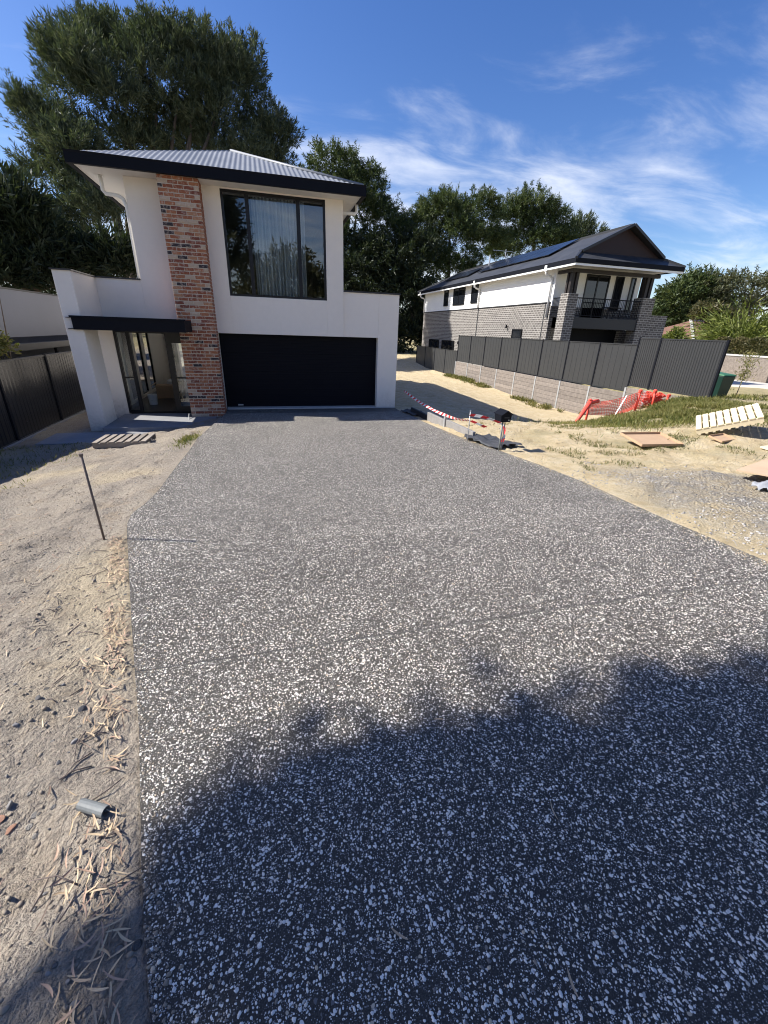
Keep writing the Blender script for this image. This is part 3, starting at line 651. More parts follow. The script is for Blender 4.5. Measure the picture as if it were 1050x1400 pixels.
for k in range(nc):
    zc = -.06+k*CH
    if zc+.04 > 5.655: break
    if k % 2 == 0: row = [(cx0+.1175+i*.235, 0) for i in range(4)]
    else: row = [(cx0+.0585, 1)]+[(cx0+.235+i*.235, 0) for i in range(3)]+[(cx1-.0585, 1)]
    for x, hf in row:
        o = link('brick', random.choice(half if hf else full), bc, (x-0, cy0+.021+random.uniform(-.003,.003)-14, zc))
sd_ = MB(); rr = random.Random(3)
for side, xs in ((0, cx0), (1, cx1)):
    for k in range(nc):
        zc = -.06+k*CH
        if zc+.04 > 5.655: break
        if side == 0 and zc > 2.1 and False: continue
        segs = [(cy0+.052, cy0+.165), (cy0+.175, cy0+.40), (cy0+.41, cy0+.53)] if k % 2 else [(cy0+.052, cy0+.28), (cy0+.29, cy0+.53)]
        for a, c in segs:
            xo = rr.uniform(-.002,.003); x0, x1 = (xs-xo, xs+.05) if side == 0 else (xs-.05, xs+xo)
            sd_.box(x0, x1, a, c, zc-.033, zc+.033)
sb = sd_.build('return_bricks', M['brick'], bc, kind='stuff')

b = MB(); b.box(-4.33,-3.10,15.0,21.5,2.96,2.968); b.build('added_skylight_pane', M['glass'], hs_)  # unseen skylight, added above the hall to brighten its inside
# things in the hall
def carton(x, y, z, w, d, h, rot, label, mat, cat='box', name='cardboard_box'):
    t_ = thing(name, label, cat, (x, y, z)); t_.rotation_euler = (0,0,rot); o = Vector((x,y,z))
    b = MB(); b.box(x-w/2,x+w/2,y-d/2,y+d/2,z,z+h); b.build('body', mat, t_, bevel=.008)
    b = MB(); b.obox((x-w*.62,y,z+h+.02), (w*.14,0,.05), (0,d/2,0), (.002,0,-.004)); b.obox((x+w*.62,y,z+h+.02), (w*.14,0,-.05), (0,d/2,0), (.002,0,.004)); b.build('flap', mat, t_)
    return t_
carton(-3.62,17.0,-.085,.55,.5,.45,.15,'opened brown carton on the hall floor beyond the entry door', M['cardboard'])
carton(-3.35,17.55,-.085,.5,.5,.55,.05,'white topped carton standing behind the brown carton in the hall', M['bucket'])
bk = thing('paint_bucket','white plastic bucket on hall floor just inside the entry door','bucket',(-3.72,15.5,-.085))
b = MB(); b.tube([(-3.72,15.5,-.085),(-3.72,15.5,.2),(-3.72,15.5,.24)], [.12,.145,.145], 14); b.build('body', M['bucket'], bk, smooth=False)
b = MB(); b.tube([(-3.865,15.5,.2),(-3.85,15.44,.10),(-3.72,15.36,.06),(-3.59,15.44,.10),(-3.575,15.5,.2)], .005, 5); b.build('handle', M['galv'], bk)
# ------------------------------------------------------------------ neighbouring house on the right
NX0, NX1, NY0, NY1 = 16.0, 21.8, 23.4, 44.9
nh = thing('brick_and_board_house', 'two storey house of grey brick and white boards with balcony and solar panels', 'house', (NX0, NY0, -.5))
b = MB(); b.box(NX0,NX0+.25,NY0,NY1,-1,4.22); b.box(NX0+.25,NX1+1.6,NY0+.1,NY0+.35,-1,2.86); b.box(NX0+.25,NX1,NY0,NY0+.25,3.42,4.0); b.box(NX0,NX1,NY1,NY1+.2,-1,5.9); b.box(NX1-.25,NX1,NY0+.3,NY1,-1,5.9)
b.box(NX1+.05,NX1+1.5,22.3,22.6,-1,3.72); b.box(NX1+1.25,NX1+1.5,22.6,23.5,-1,3.72)
b.build('brick_wall', M['nb_brick'], nh)
bw = MB()
for k in range(11):
    z0 = 4.22+k*.155
    if z0 > 5.9: break
    bw.prism([(NX0-.028,z0),(NX0-.008,min(z0+.158,5.9)),(NX0+.05,min(z0+.158,5.9)),(NX0+.05,z0)], 'y', NY0, NY1)
bw.build('weatherboards', M['white_paint'], nh, kind='stuff')
b = MB(); b.box(NX0+.05,NX0+.25,NY0+.0,NY1,4.22,5.9); b.box(NX0+.05,NX1,NY0+.25,NY0+.3,3.42,5.9); b.box(NX0-.02,NX0+.3,NY0-.06,NY0,4.0,5.9)
b.box(NX0+.3,NX0+2.0,NY0,NY0+.25,4.0,5.9); b.box(NX0+2.0,NX1,NY0,NY0+.25,5.72,5.9); b.box(18.05+1.55,20.0,NY0,NY0+.25,4.0,5.72); b.box(20.6,21.1,NY0,NY0+.25,4.0,5.72); b.box(21.45,NX1,NY0,NY0+.25,4.0,5.72)
b.build('white_wall', M['white_paint'], nh)
b = MB(); b.box(NX0-.05,NX0+.02,NY0,NY1,4.16,4.215); b.build('trim_strip', M['capping'], nh)
b = MB(); b.box(NX0-.012,NX0,32.55,32.68,-.9,4.15); b.box(NX0-.012,NX0,23.9,23.98,-.9,4.15); b.build('control_joint', M['capping'], nh)
def nwin(y0, y1, z0, z1, split=False):
    b = MB(); x = NX0-.085
    b.box(x,x+.09,y0,y1,z1-.06,z1); b.box(x,x+.09,y0,y1,z0,z0+.06); b.box(x,x+.09,y0,y0+.06,z0+.06,z1-.06); b.box(x,x+.09,y1-.06,y1,z0+.06,z1-.06)
    if split: b.box(x+.005,x+.085,(y0+y1)/2-.04,(y0+y1)/2+.04,z0+.06,z1-.06)
    w_ = b.build('window', M['alu_black'], nh)
    for a, c in (((y0+.06,(y0+y1)/2-.04),((y0+y1)/2+.04,y1-.06)) if split else ((y0+.06,y1-.06),)):
        b = MB(); b.box(x+.03,x+.05,a,c,z0+.06,z1-.06); b.build('pane', M['dark_glass'], w_)
nwin(38.75,39.7,4.56,5.86); nwin(35.3,37.6,4.54,5.86,True); nwin(32.95,34.05,4.56,5.86); nwin(26.0,27.15,1.6,2.76); nwin(36.6,39.4,.9,1.75,True); nwin(40.2,42.8,.9,1.75,True)
# lights and vents on the brick
for y, z in ((27.9,2.8),(35.6,1.5)):
    b = MB(); b.tube([(NX0-.12,y,z),(NX0-.12,y,z+.22)], .06, 8); b.box(NX0-.12,NX0,y-.03,y+.03,z+.1,z+.14); b.build('wall_lamp', M['black'], nh)
# roof: dutch gable at the street end, hip at the back
EX0, EX1, EY0, EY1, ER = 15.4, 22.35, 21.1, 45.6, 6.06
RX = (EX0+EX1)/2; s5 = .505; RZ = ER+(RX-EX0)*s5; GY = 22.0; gh = ER+(GY-EY0)*s5; gxl = EX0+(GY-EY0); gxr = EX1-(GY-EY0)
b = MB()
b.add([(EX0,EY0,ER),(gxl,GY,gh),(gxl,GY,gh),(RX,GY-.25,RZ),(RX,EY1-(RX-EX0),RZ),(EX0,EY1,ER)], [(0,1,3,4,5)])
b.add([(EX1,EY0,ER),(gxr,GY,gh),(RX,GY-.25,RZ),(RX,EY1-(RX-EX0),RZ),(EX1,EY1,ER)], [(4,3,2,1,0)])
b.add([(EX0,EY0,ER),(EX1,EY0,ER),(gxr,GY,gh),(gxl,GY,gh)], [(0,1,2,3)])
b.add([(EX0,EY1,ER),(EX1,EY1,ER),(RX,EY1-(RX-EX0),RZ)], [(2,1,0)])
rf = b.build('roof', M['tile'], nh, fix=False)
b = MB(); b.add([(gxl+.1,GY+.02,gh),(gxr-.1,GY+.02,gh),(RX,GY+.02,RZ-.05)], [(0,1,2)]); b.add([(gxl+.1,GY+.08,gh),(gxr-.1,GY+.08,gh),(RX,GY+.08,RZ-.05)], [(2,1,0)]); b.build('gable', M['gable'], rf)
for p, q, w_ in (((gxl-.05,GY-.06,gh+.02),(RX,GY-.28,RZ+.02),.34),((gxr+.05,GY-.06,gh+.02),(RX,GY-.28,RZ+.02),.34),((RX,GY-.25,RZ+.02),(RX,EY1-(RX-EX0),RZ+.02),.12),((EX0,EY0,ER+.02),(gxl,GY,gh+.03),.1),((EX1,EY0,ER+.02),(gxr,GY,gh+.03),.1),((EX0,EY1,ER+.02),(RX,EY1-(RX-EX0),RZ+.02),.1)):
    b = MB(); b.bar(p, q, w_, .12); b.build('ridge_capping', M['capping'], rf)
b = MB(); b.box(EX0,EX0+.12,EY0,EY1,5.86,6.08); b.box(EX1-.12,EX1,EY0,EY1,5.86,6.08); b.box(EX0+.12,EX1-.12,EY0,EY0+.12,5.86,6.08); b.box(EX0+.12,EX1-.12,EY1-.12,EY1,5.86,6.08); b.build('gutter', M['black'], nh)
b = MB(); b.box(EX0+.13,EX1-.13,EY0+.13,EY1-.13,5.90,5.94); b.build('soffit', M['soffit'], nh)
b = MB(); b.box(EX0+.02,EX0+.10,EY0+.02,EY1,5.76,5.858); b.box(EX0+.1,EX1-.02,EY0+.02,EY0+.10,5.76,5.858); b.build('fascia', M['white_paint'], nh)
for y in (44.85, 32.6, 23.6):
    b = MB(); b.tube([(EX0+.06,y,5.86),(EX0+.06,y,5.62),(EX0+.2,y,5.52),(NX0-.2,y,5.48),(NX0-.08,y,5.36),(NX0-.08,y,4.2 if y > 40 else (4.2 if y > 30 else 3.4))], .065, 8); b.build('downpipe', M['pvc_white'], nh, smooth=True)
    b = MB(); b.box(EX0-.02,EX0+.16,y-.11,y+.11,5.72,6.0); b.build('rainhead', M['pvc_white'], nh)
# solar panels on the near slope
def rp(u, y): return Vector((EX0+u, y, ER+u*s5+.10))
for i in range(9):
    for j in range(2):
        y0 = 25.6+i*1.06; u0 = 1.35+j*.0+(j*.98); b = MB(); p = [rp(u0,y0), rp(u0+.95,y0), rp(u0+.95,y0+1.02), rp(u0,y0+1.02)]; up = Vector((-s5,0,1)).normalized()*.035
        b.add([q for q in p]+[q+up for q in p], [(0,3,2,1),(4,5,6,7),(0,1,5,4),(1,2,6,5),(2,3,7,6),(3,0,4,7)]); b.build('solar_panel', M['solar'], nh)
for i in range(5):
    y0 = 36.5+i*1.06; b = MB(); p = [rp(1.2,y0), rp(2.6,y0), rp(2.6,y0+1.02), rp(1.2,y0+1.02)]; up = Vector((-s5,0,1)).normalized()*.035
    b.add([q for q in p]+[q+up for q in p], [(0,3,2,1),(4,5,6,7),(0,1,5,4),(1,2,6,5),(2,3,7,6),(3,0,4,7)]); b.build('solar_panel', M['solar'], nh)
b = MB(); b.tube([(RX,34.8,RZ),(RX,34.8,RZ+.75)], .03, 6); b.bar((RX-1.1,34.8,RZ+.62),(RX+.6,34.8,RZ+.62),.03,.03); b.tube([(RX-.8,35.8,RZ-.3),(RX-.8,35.8,RZ+.45)], .06, 8); b.build('aerial', M['galv'], nh)
# balcony: brick piers, slab, rail, dark posts, glazed door
for x0, x1 in ((16.0,16.62),(20.95,21.8)):
    b = MB(); b.box(x0,x1,22.0,22.67,-.9,4.57); b.build('brick_pier', M['nb_brick'], nh)
    b = MB(); 
    for dx in (.08, .36): b.box(x0+dx,x0+dx+.17,22.1,22.27,4.57,5.76); b.box(x0+dx+.02,x0+dx+.15,22.42,22.55,4.57,5.76)
    b.build('balcony_post', M['post_brown'], nh)
b = MB(); b.box(16.0,21.75,21.98,22.2,5.58,5.75); b.box(16.02,16.2,22.2,23.3,5.58,5.75); b.build('balcony_beam', M['post_brown'], nh)
b = MB(); b.box(16.625,20.945,22.05,23.39,2.86,3.42); b.build('balcony_slab', M['charcoal'], nh)
rl = MB(); rl.box(16.62,20.95,22.1,22.15,4.36,4.41); rl.box(16.62,20.95,22.1,22.15,3.50,3.54); rl.box(16.05,16.09,22.67,23.4,4.36,4.41); rl.box(16.05,16.09,22.67,23.4,3.5,3.54)
for k in range(39): rl.box(16.7+k*.11,16.716+k*.11,22.117,22.133,3.54,4.36)
for k in range(6): rl.box(16.062,16.078,22.75+k*.11,22.766+k*.11,3.54,4.36)
rl.build('balcony_railing', M['black'], nh)
for x0, x1, z0, z1 in ((18.0,19.6,3.42,5.72),(20.0,20.6,3.9,5.72),(21.1,21.45,3.9,5.72)):
    b = MB(); y0 = NY0-.04; b.box(x0,x1,y0,y0+.1,z1-.07,z1); b.box(x0,x1,y0,y0+.1,z0,z0+.07); b.box(x0,x0+.07,y0,y0+.1,z0+.07,z1-.07); b.box(x1-.07,x1,y0,y0+.1,z0+.07,z1-.07)
    if x1-x0 > 1: b.box((x0+x1)/2-.04,(x0+x1)/2+.04,y0+.01,y0+.09,z0+.07,z1-.07)
    w_ = b.build('balcony_door' if x1-x0 > 1 else 'window', M['alu_black'], nh); b = MB(); b.box(x0+.07,x1-.07,y0+.04,y0+.05,z0+.07,z1-.07); b.build('pane', M['dark_glass'], w_)
b = MB(); b.box(16.7,20.9,NY0+.02,NY0+.09,.3,2.84); b.build('undercroft_shade', M['black'], nh)  # black panel standing in for the deep shade below the balcony slab
st = thing('balcony_table','small dark outdoor table and seat behind balcony railing of grey brick house','table',(19.7,22.8,3.42))
b = MB(); b.box(19.2,20.1,22.5,23.1,4.0,4.05); b.build('table_top', M['curtain_dark'], st)
for x, y in ((19.25,22.55),(20.05,22.55),(19.25,23.05),(20.05,23.05)): b = MB(); b.box(x-.02,x+.02,y-.02,y+.02,3.42,4.0); b.build('leg', M['curtain_dark'], st)

# grey house on the left and its lean-to
lh = thing('grey_house', 'plain grey rendered house wall rising beyond the left black fence', 'house', (-7.2, 14, -.3))
b = MB(); b.prism([(8.2,-.4),(28,-.4),(28,3.16),(11.9,3.14),(8.2,1.95)], 'x', -7.5, -7.2); b.build('wall', M['nb_render'], lh)
b = MB(); b.bar((-7.34,11.9,3.165),(-7.34,28,3.185),.34,.04); b.bar((-7.34,8.2,1.975),(-7.34,11.9,3.165),.34,.04); b.build('capping', M['capping'], lh)
b = MB(); b.prism([(8.3,-.4),(28,-.4),(28,3.1),(12,3.1),(8.3,1.9)], 'x', -13, -7.5); b.build('rear_body', M['nb_render'], lh)
aw = thing('lean_to_awning', 'dark lean-to awning with gutter between left fence and grey house wall', 'awning', (-6.4, 14, -.3))
b = MB(); b.add([(-6.3,10.6,1.70),(-7.19,10.6,1.86),(-7.19,24,1.86),(-6.3,24,1.70),(-6.3,10.6,1.66),(-7.19,10.6,1.82),(-7.19,24,1.82),(-6.3,24,1.66)], [(0,1,2,3),(7,6,5,4),(0,3,7,4),(1,5,6,2),(0,4,5,1),(3,2,6,7)]); b.build('roof', M['black'], aw)
b = MB(); b.box(-6.36,-6.22,10.6,24,1.60,1.77); b.build('gutter', M['charcoal'], aw)
for y in (11.4, 16, 20.5):
    b = MB(); b.box(-6.36,-6.28,y,y+.08,-.35,1.6); b.build('post', M['black'], aw)
# ------------------------------------------------------------------ fences and retaining walls
def fence_run(name, label, x, posts, bays, mat, rail, facing=-1, pitch=.095):
    t_ = thing(name, label, 'fence', (x, posts[0][0], posts[0][2]))
    for (y, zt, zb_) in posts:
        b = MB(); b.box(x-.034,x+.034,y-.032,y+.032,zb_-.02,zt+.02); b.build('post', M['black'], t_)
    for (y0, y1, zt, zb_) in bays:
        a, c = min(y0,y1)+.031, max(y0,y1)-.031; b = MB(); pt, dep = (pitch, .016) if zt > 2.3 else ((pitch, .005) if facing > 0 else (.34, .012)); n = max(2, int(round((c-a)/pt))); prof = []
        w = (c-a)/n
        for i in range(n):
            s = a+i*w; prof += [(s,0),(s+w*.42,0),(s+w*.56,dep*facing),(s+w*.86,dep*facing)] if pt < .3 else [(s,0),(s+w-.05,0),(s+w-.036,dep*facing),(s+w-.014,dep*facing)]
        prof += [(c,0)]
        vs = [(x+o, yy, z_) for yy, o in prof for z_ in (zb_+.05, zt-.04)]
        b.add(vs, [(2*i,2*i+2,2*i+3,2*i+1) for i in range(len(prof)-1)])
        p_ = b.build('fence_panel', mat, t_, fix=False)
        sol = p_.modifiers.new('s', 'SOLIDIFY'); sol.thickness = .006; sol.offset = 0
        b = MB(); b.box(x-.026,x+.026,a,c,zt-.04,zt); b.build('rail', rail, t_)
        b = MB(); b.box(x-.026,x+.026,a,c,zb_+.004,zb_+.05); b.build('rail', rail, t_)
    return t_
FX = 14.0
PY = [10.89,13.36,14.35,16.41,18.50,20.60,22.72,24.85,26.98,29.10,31.22]
TOP = lambda i: 2.47 if i < 2 else 2.23
posts = [(y, 2.47 if i < 3 else 2.23, .68 if i < 3 else .44) for i, y in enumerate(PY)]
bays = [(PY[i], PY[i+1], TOP(i), TOP(i)-1.79) for i in range(len(PY)-1)]
fence_run('metal_fence', 'charcoal ribbed steel boundary fence on top of grey sleeper retaining wall', FX, posts, bays, M['fence'], M['fence_rail'])
bp = [31.30,33.65,36.0,38.4,40.8]
fence_run('metal_fence', 'lower charcoal steel fence run at back beyond the retaining wall end', FX+.02, [(y,1.15,-.65) for y in bp], [(bp[i],bp[i+1],1.15,-.64) for i in range(len(bp)-1)], M['fence'], M['fence_rail'])
LX = -5.8; lp = [6.7,9.1,11.5,13.9,16.3,18.7,21.1]
fence_run('metal_fence', 'glossy black ribbed steel fence along left side of the white house', LX, [(y,1.52,-.3) for y in lp], [(lp[i],lp[i+1],1.51,-.28) for i in range(len(lp)-1)], M['fence_left'], M['fence_rail'], facing=1, pitch=.16)
pl = thing('timber_plinth', 'low grey plinth board at foot of the left black fence', 'plinth', (LX+.1, 12, -.4))
for i in range(len(lp)-1):
    b = MB(); b.box(LX+.04,LX+.09,lp[i]+.01,lp[i+1]-.01,-.55,-.24); b.build('plinth_board', M['concrete_dark'], pl)
# sleeper retaining wall under the right fence
rw = thing('sleeper_retaining_wall', 'grey concrete sleeper retaining wall with pale steel posts below the charcoal fence', 'retaining wall', (13.93, 20, -1))
for i in range(1, len(PY)):
    zt = .62 if i < 3 else .41
    b = MB(); b.box(FX-.115,FX-.05,PY[i]-.045,PY[i]+.045,-1.3,zt); b.build('steel_post', M['galv'], rw)
for i in range(len(PY)-1):
    zt = .62 if i < 2 else .40; a, c = PY[i]+.05, PY[i+1]-.05
    proto = None
    for k in range(9 if i > 2 else 6):
        z1 = zt-k*.2; b = MB(); b.box(FX-.095-random.uniform(0,.006),FX-.035,a,c,z1-.193,z1); b.build('sleeper', M['sleeper'], rw, bevel=.01)
b = MB(); b.box(FX-.02,FX+.0,PY[-1],PY[-1]+.06,-1,.4); b.build('end_plate', M['galv'], rw)
# small concrete sleepers along the driveway's right edge
sw = thing('garden_edging_wall', 'low pale concrete sleeper edging with steel post beside the driveway', 'edging wall', (4.35, 10, .1))
for y0, y1, zt, mt in ((11.30,12.75,.24,'charcoal'),(9.98,11.26,.36,'edging'),(8.35,9.90,.42,'edging')):
    b = MB(); b.obox((4.33,(y0+y1)/2,zt-.17), (.035,0,0), (0,(y1-y0)/2,-.01*(y1-y0)), (0,0,.15)); b.build('sleeper', M[mt], sw, bevel=.008)
b = MB(); b.box(4.26,4.285,9.90,9.97,-.1,.47); b.box(4.285,4.375,9.925,9.945,-.1,.47); b.box(4.375,4.40,9.90,9.97,-.1,.47); b.build('steel_post', M['galv'], sw)
# membrane sheets
def cloth(name, label, cat, cx, cy, w, d, rot, mat, amp=.05, seed=1, lift=.03):
    n, m_ = 22, 16; vs = []; r = random.Random(seed); c, s = math.cos(rot), math.sin(rot)
    for j in range(m_):
        for i in range(n):
            u_, v_ = (i/(n-1)-.5)*w*(1+.05*math.sin(j*1.7)), (j/(m_-1)-.5)*d*(1+.07*math.sin(i*1.3+seed)); x, y = cx+u_*c-v_*s, cy+u_*s+v_*c
            vs.append((x, y, max(gz(x, y), float(DZ(y))-.02 if XL(y) < x < XR(y) else -9)+lift+amp*(.5+.5*math.sin(u_*9/w*2+v_*7/d+seed))*(.4+.6*r.random())+amp*.6*abs(math.sin(v_*16/d+u_*3/w))))
    b = MB().add(vs, [(j*n+i, j*n+i+1, (j+1)*n+i+1, (j+1)*n+i) for j in range(m_-1) for i in range(n-1)])
    o = b.build(name, mat, smooth=True, fix=False); so2 = o.modifiers.new('s', 'SOLIDIFY'); so2.thickness = .006
    return tag(o, label, cat)
cloth('membrane_sheet', 'crumpled dark membrane sheet between edging wall and letterbox', 'sheet', 4.42, 7.75, .65, 1.3, .1, M['geo'], .05, 3)
cloth('membrane_sheet', 'black membrane sheet on the ground at garage right corner', 'sheet', 4.35, 12.55, .5, 1.2, .05, M['geo'], .04, 5)
cloth('membrane_sheet', 'crumpled grey sheet poking out below the brown plywood', 'sheet', 6.75, 3.72, .9, .5, .15, M['geo_grey'], .06, 6)

# ------------------------------------------------------------------ small things
def rod(x, y, zb_, zt, r, label, mat, lean=(0,0), cap=True):
    t_ = thing('steel_stake', label, 'stake', (x, y, zb_)); b = MB(); b.tube([(x,y,zb_-.05),(x+lean[0],y+lean[1],zt)], r, 8); b.build('rod', mat, t_, smooth=True)
    if cap: b = MB(); b.tube([(x+lean[0],y+lean[1],zt-.012),(x+lean[0],y+lean[1],zt+.012)], [r*1.5,r*1.7], 8); b.build('head', mat, t_)
    return t_
rod(-1.61,4.05,gz(-1.61,4.05),1.34,.0105,'rusty steel stake standing in bare soil left of driveway', M['rust'], (-.008,0))
rod(4.02,8.02,float(DZ(8.02))-.05,.94,.009,'thin pale steel stake holding striped tape at driveway edge', M['galv'], (-.01,0))
rod(-2.24,12.35,-.25,.0,.012,'short grey stake in front of the porch step by brick column', M['galv'], (-.06,.9), cap=False)
# letterbox
lz = gz(4.30,7.0); mb_ = thing('letterbox', 'black gabled letterbox on slim steel post beside driveway', 'letterbox', (4.22, 7.0, lz))
b = MB(); b.tube([(4.19,7.0,lz-.05),(4.19,7.0,.95)], .016, 8); b.build('post', M['pvc_grey'], mb_, smooth=True)
b = MB(); b.tube([(4.235,7.0,lz-.05),(4.235,7.0,.95)], .010, 8); b.build('post', M['pvc_grey'], mb_, smooth=True)
def lbx(x, z): return (4.20+(x-4.20)*.74, 1.03+(z-1.03)*.78)
b = MB(); b.prism([lbx(4.055,.90),lbx(4.315,.90),lbx(4.335,1.06),lbx(4.20,1.155),lbx(4.04,1.05)], 'y', 6.90, 7.15); bo = b.build('box_body', M['black'], mb_, bevel=.006)
b = MB(); b.bar((4.075,7.025,1.052),(4.20,7.025,1.135),.30,.012,up=(0,0,1)); b.bar((4.20,7.025,1.135),(4.315,7.025,1.06),.30,.012,up=(0,0,1)); b.build('roof', M['black'], mb_)
b = MB(); b.box(4.15,4.25,6.892,6.902,1.0,1.02); b.build('slot', M['charcoal'], bo)
b = MB(); b.tube([(4.245,6.902,.965),(4.245,6.892,.965)], .012, 10); b.build('lock', M['galv'], bo)
# striped tape
def tape(pts, label, w=.07, seed=1):
    r = random.Random(seed); P_ = [Vector(p) for p in pts]; out = []
    for i in range(len(P_)-1):
        p0 = P_[max(i-1,0)]; p1 = P_[i]; p2 = P_[i+1]; p3 = P_[min(i+2,len(P_)-1)]; L = (p2-p1).length; n = max(3, int(L/.06))
        for k in range(n):
            s = k/n; out.append(.5*((2*p1)+(p2-p0)*s+(2*p0-5*p1+4*p2-p3)*s*s+(3*p1-p0-3*p2+p3)*s**3))
    out.append(P_[-1]); vs = []; fs = []; b = MB(); tw = r.uniform(0, 3)
    for i, p in enumerate(out):
        d = (out[min(i+1,len(out)-1)]-out[max(i-1,0)]).normalized(); a = Vector((0,0,1))-d*d.z; a.normalize(); c = d.cross(a); tw += r.uniform(-.12,.2)
        o = (a*math.cos(math.sin(tw)*1.0)+c*math.sin(math.sin(tw)*1.0))*w/2; sk = d*.03; vs += [p+o+sk, p-o-sk]
    for i in range(len(out)-1): b.add([vs[2*i],vs[2*i+2],vs[2*i+3],vs[2*i+1]], [(0,1,2,3)], (i//2) % 2)
    o = b.build('barrier_tape', [M['red'], M['tapewhite']], fix=False); so2 = o.modifiers.new('s','SOLIDIFY'); so2.thickness = .002
    return tag(o, label, 'tape')
tape([(4.25,13.4,.62),(4.28,12.0,.50),(4.3,10.6,.46),(4.25,9.2,.54),(4.04,8.02,.74)], 'red and white striped tape running back from stake to garage corner', seed=2)
tape([(4.0,8.0,.86),(4.16,7.8,.86),(4.4,7.6,.80),(4.52,7.5,.72),(4.54,7.48,.52),(4.50,7.46,.40)], 'red and white striped tape looping from stake and hanging by letterbox', seed=4)
tape([(4.03,7.98,.74),(4.14,7.82,.70),(4.24,7.72,.66)], 'loose red and white tape tail fluttering beside the pale stake', seed=6)
# red plastic mesh barrier
bf = thing('mesh_barrier', 'sagging orange red plastic mesh barrier with posts below the fence', 'barrier', (11.5, 12.5, -.3))
def rpst(x, y, zt, lean=(0,0)):
    z0 = gz(x, y); b = MB(); b.tube([(x,y,z0-.1),(x+lean[0],y+lean[1],zt)], .036, 8); p_ = b.build('post', M['mesh_red'], bf, smooth=True)
    b = MB(); b.tube([(x+lean[0],y+lean[1],zt-.02),(x+lean[0],y+lean[1],zt+.06),(x+lean[0],y+lean[1],zt+.09)], [.055,.065,.03], 8); b.build('cap', M['mesh_red'], p_)
rpst(10.75,12.5,.38); rpst(12.55,12.3,.72,(.03,0)); rpst(12.95,12.0,.76,(-.05,0)); rpst(13.35,11.9,.62,(.08,0))
b = MB(); b.tube([(9.95,12.1,gz(9.95,12.1)-.02),(10.4,12.3,.05),(10.75,12.5,.34),(11.1,12.5,.40)], [.05,.075,.09,.06], 8); b.build('rolled_mesh', M['mesh_red'], bf, smooth=True)
def netpt(s, v_):
    x = 10.72+2.75*s; y = 12.5-.25*s-.2*max(0,s-.68); zb_ = gz(x, y)+.03+.34*max(0, 1-s*2.2); zt = .36+.36*min(1,s/.68)-.10*math.sin(min(1,s/.68)*math.pi)-.18*max(0,s-.75)
    sag = .10*math.sin(v_*math.pi)*math.sin(s*9); return (x, y+sag, zb_+(zt-zb_)*v_)
b = MB(); NS, NV = 46, 11
for i in range(NS):
    for k in range(NV):
        p = netpt(i/NS, k/(NV-1)); q = netpt((i+1)/NS, k/(NV-1)); b.bar(p, q, .010, .016)
for i in range(NS+1):
    for k in range(NV-1): b.bar(netpt(i/NS, k/(NV-1)), netpt(min(1,(i+.25)/NS), (k+1)/(NV-1)), .010, .013, up=(0,1,0))
b.build('net', M['mesh_red'], bf, fix=False)
b = MB()
for s0, amp in ((.78,.12),(.86,.10),(.93,.07)):
    G = [[None]*9 for _ in range(13)]
    for i in range(13):
        for j in range(9):
            p = netpt(min(1,s0+.010*j), i/12); G[i][j] = (p[0]+.02*math.sin(i*.9), p[1]-.08-amp*math.sin(i*.85+j*.8), p[2]+.04*math.sin(j*.8))
    for i in range(13):
        for j in range(9):
            if j < 8: b.bar(G[i][j], G[i][j+1], .014, .018)
            if i < 12: b.bar(G[i][j], G[i+1][j], .012, .014, up=(0,1,0))
b.build('folded_net', M['mesh_red'], bf, fix=False)
b = MB(); b.bar((11.95,12.2,.62),(11.62,12.22,gz(11.62,12.22)), .05, .015); b.build('strap', M['tapewhite'], bf)
# pallets
def pallet(name, label, org, ux, uy, uz, L, Wd, n, sw_, mat, low=True):
    o = Vector(org); ux, uy, uz = Vector(ux).normalized(), Vector(uy), Vector(uz); uy = (uy-ux*uy.dot(ux)).normalized(); uz = ux.cross(uy); uz = uz if uz.z > 0 else -uz
    t_ = thing(name, label, 'pallet', tuple(o)); pit = (L-sw_)/(n-1)
    for i in range(n):
        b = MB(); b.obox(o+ux*(sw_/2+i*pit)+uy*(Wd/2)+uz*.135, ux*(sw_/2), uy*(Wd/2), uz*.010); b.build('slat', mat, t_)
    for k in (0.03, Wd/2, Wd-.03):
        b = MB(); b.obox(o+ux*(L/2)+uy*k+uz*.075, ux*(L/2), uy*.022, uz*.049); b.build('bearer', mat, t_)
    if low:
        for i in range(n):
            b = MB(); b.obox(o+ux*(sw_/2+i*pit)+uy*(Wd/2)+uz*.014, ux*(sw_/4), uy*(Wd/2), uz*.010); b.build('base_slat', mat, t_)
    return t_
pallet('timber_pallet', 'pale new timber pallet tilted up on the grass below the fence', (8.96,6.97,.53), (.62,-.75,.40), (.68,.79,.09), (0,0,1), 1.10, 1.08, 9, .098, M['pallet'])
pallet('timber_pallet', 'weathered dark timber pallet lying before the porch step', (-3.72,9.95,gz(-3.4,10.2)+.02), (1,-.05,.02), (.0,1,.0), (0,0,1), 1.05, .75, 7, .1, M['pallet_grey'])
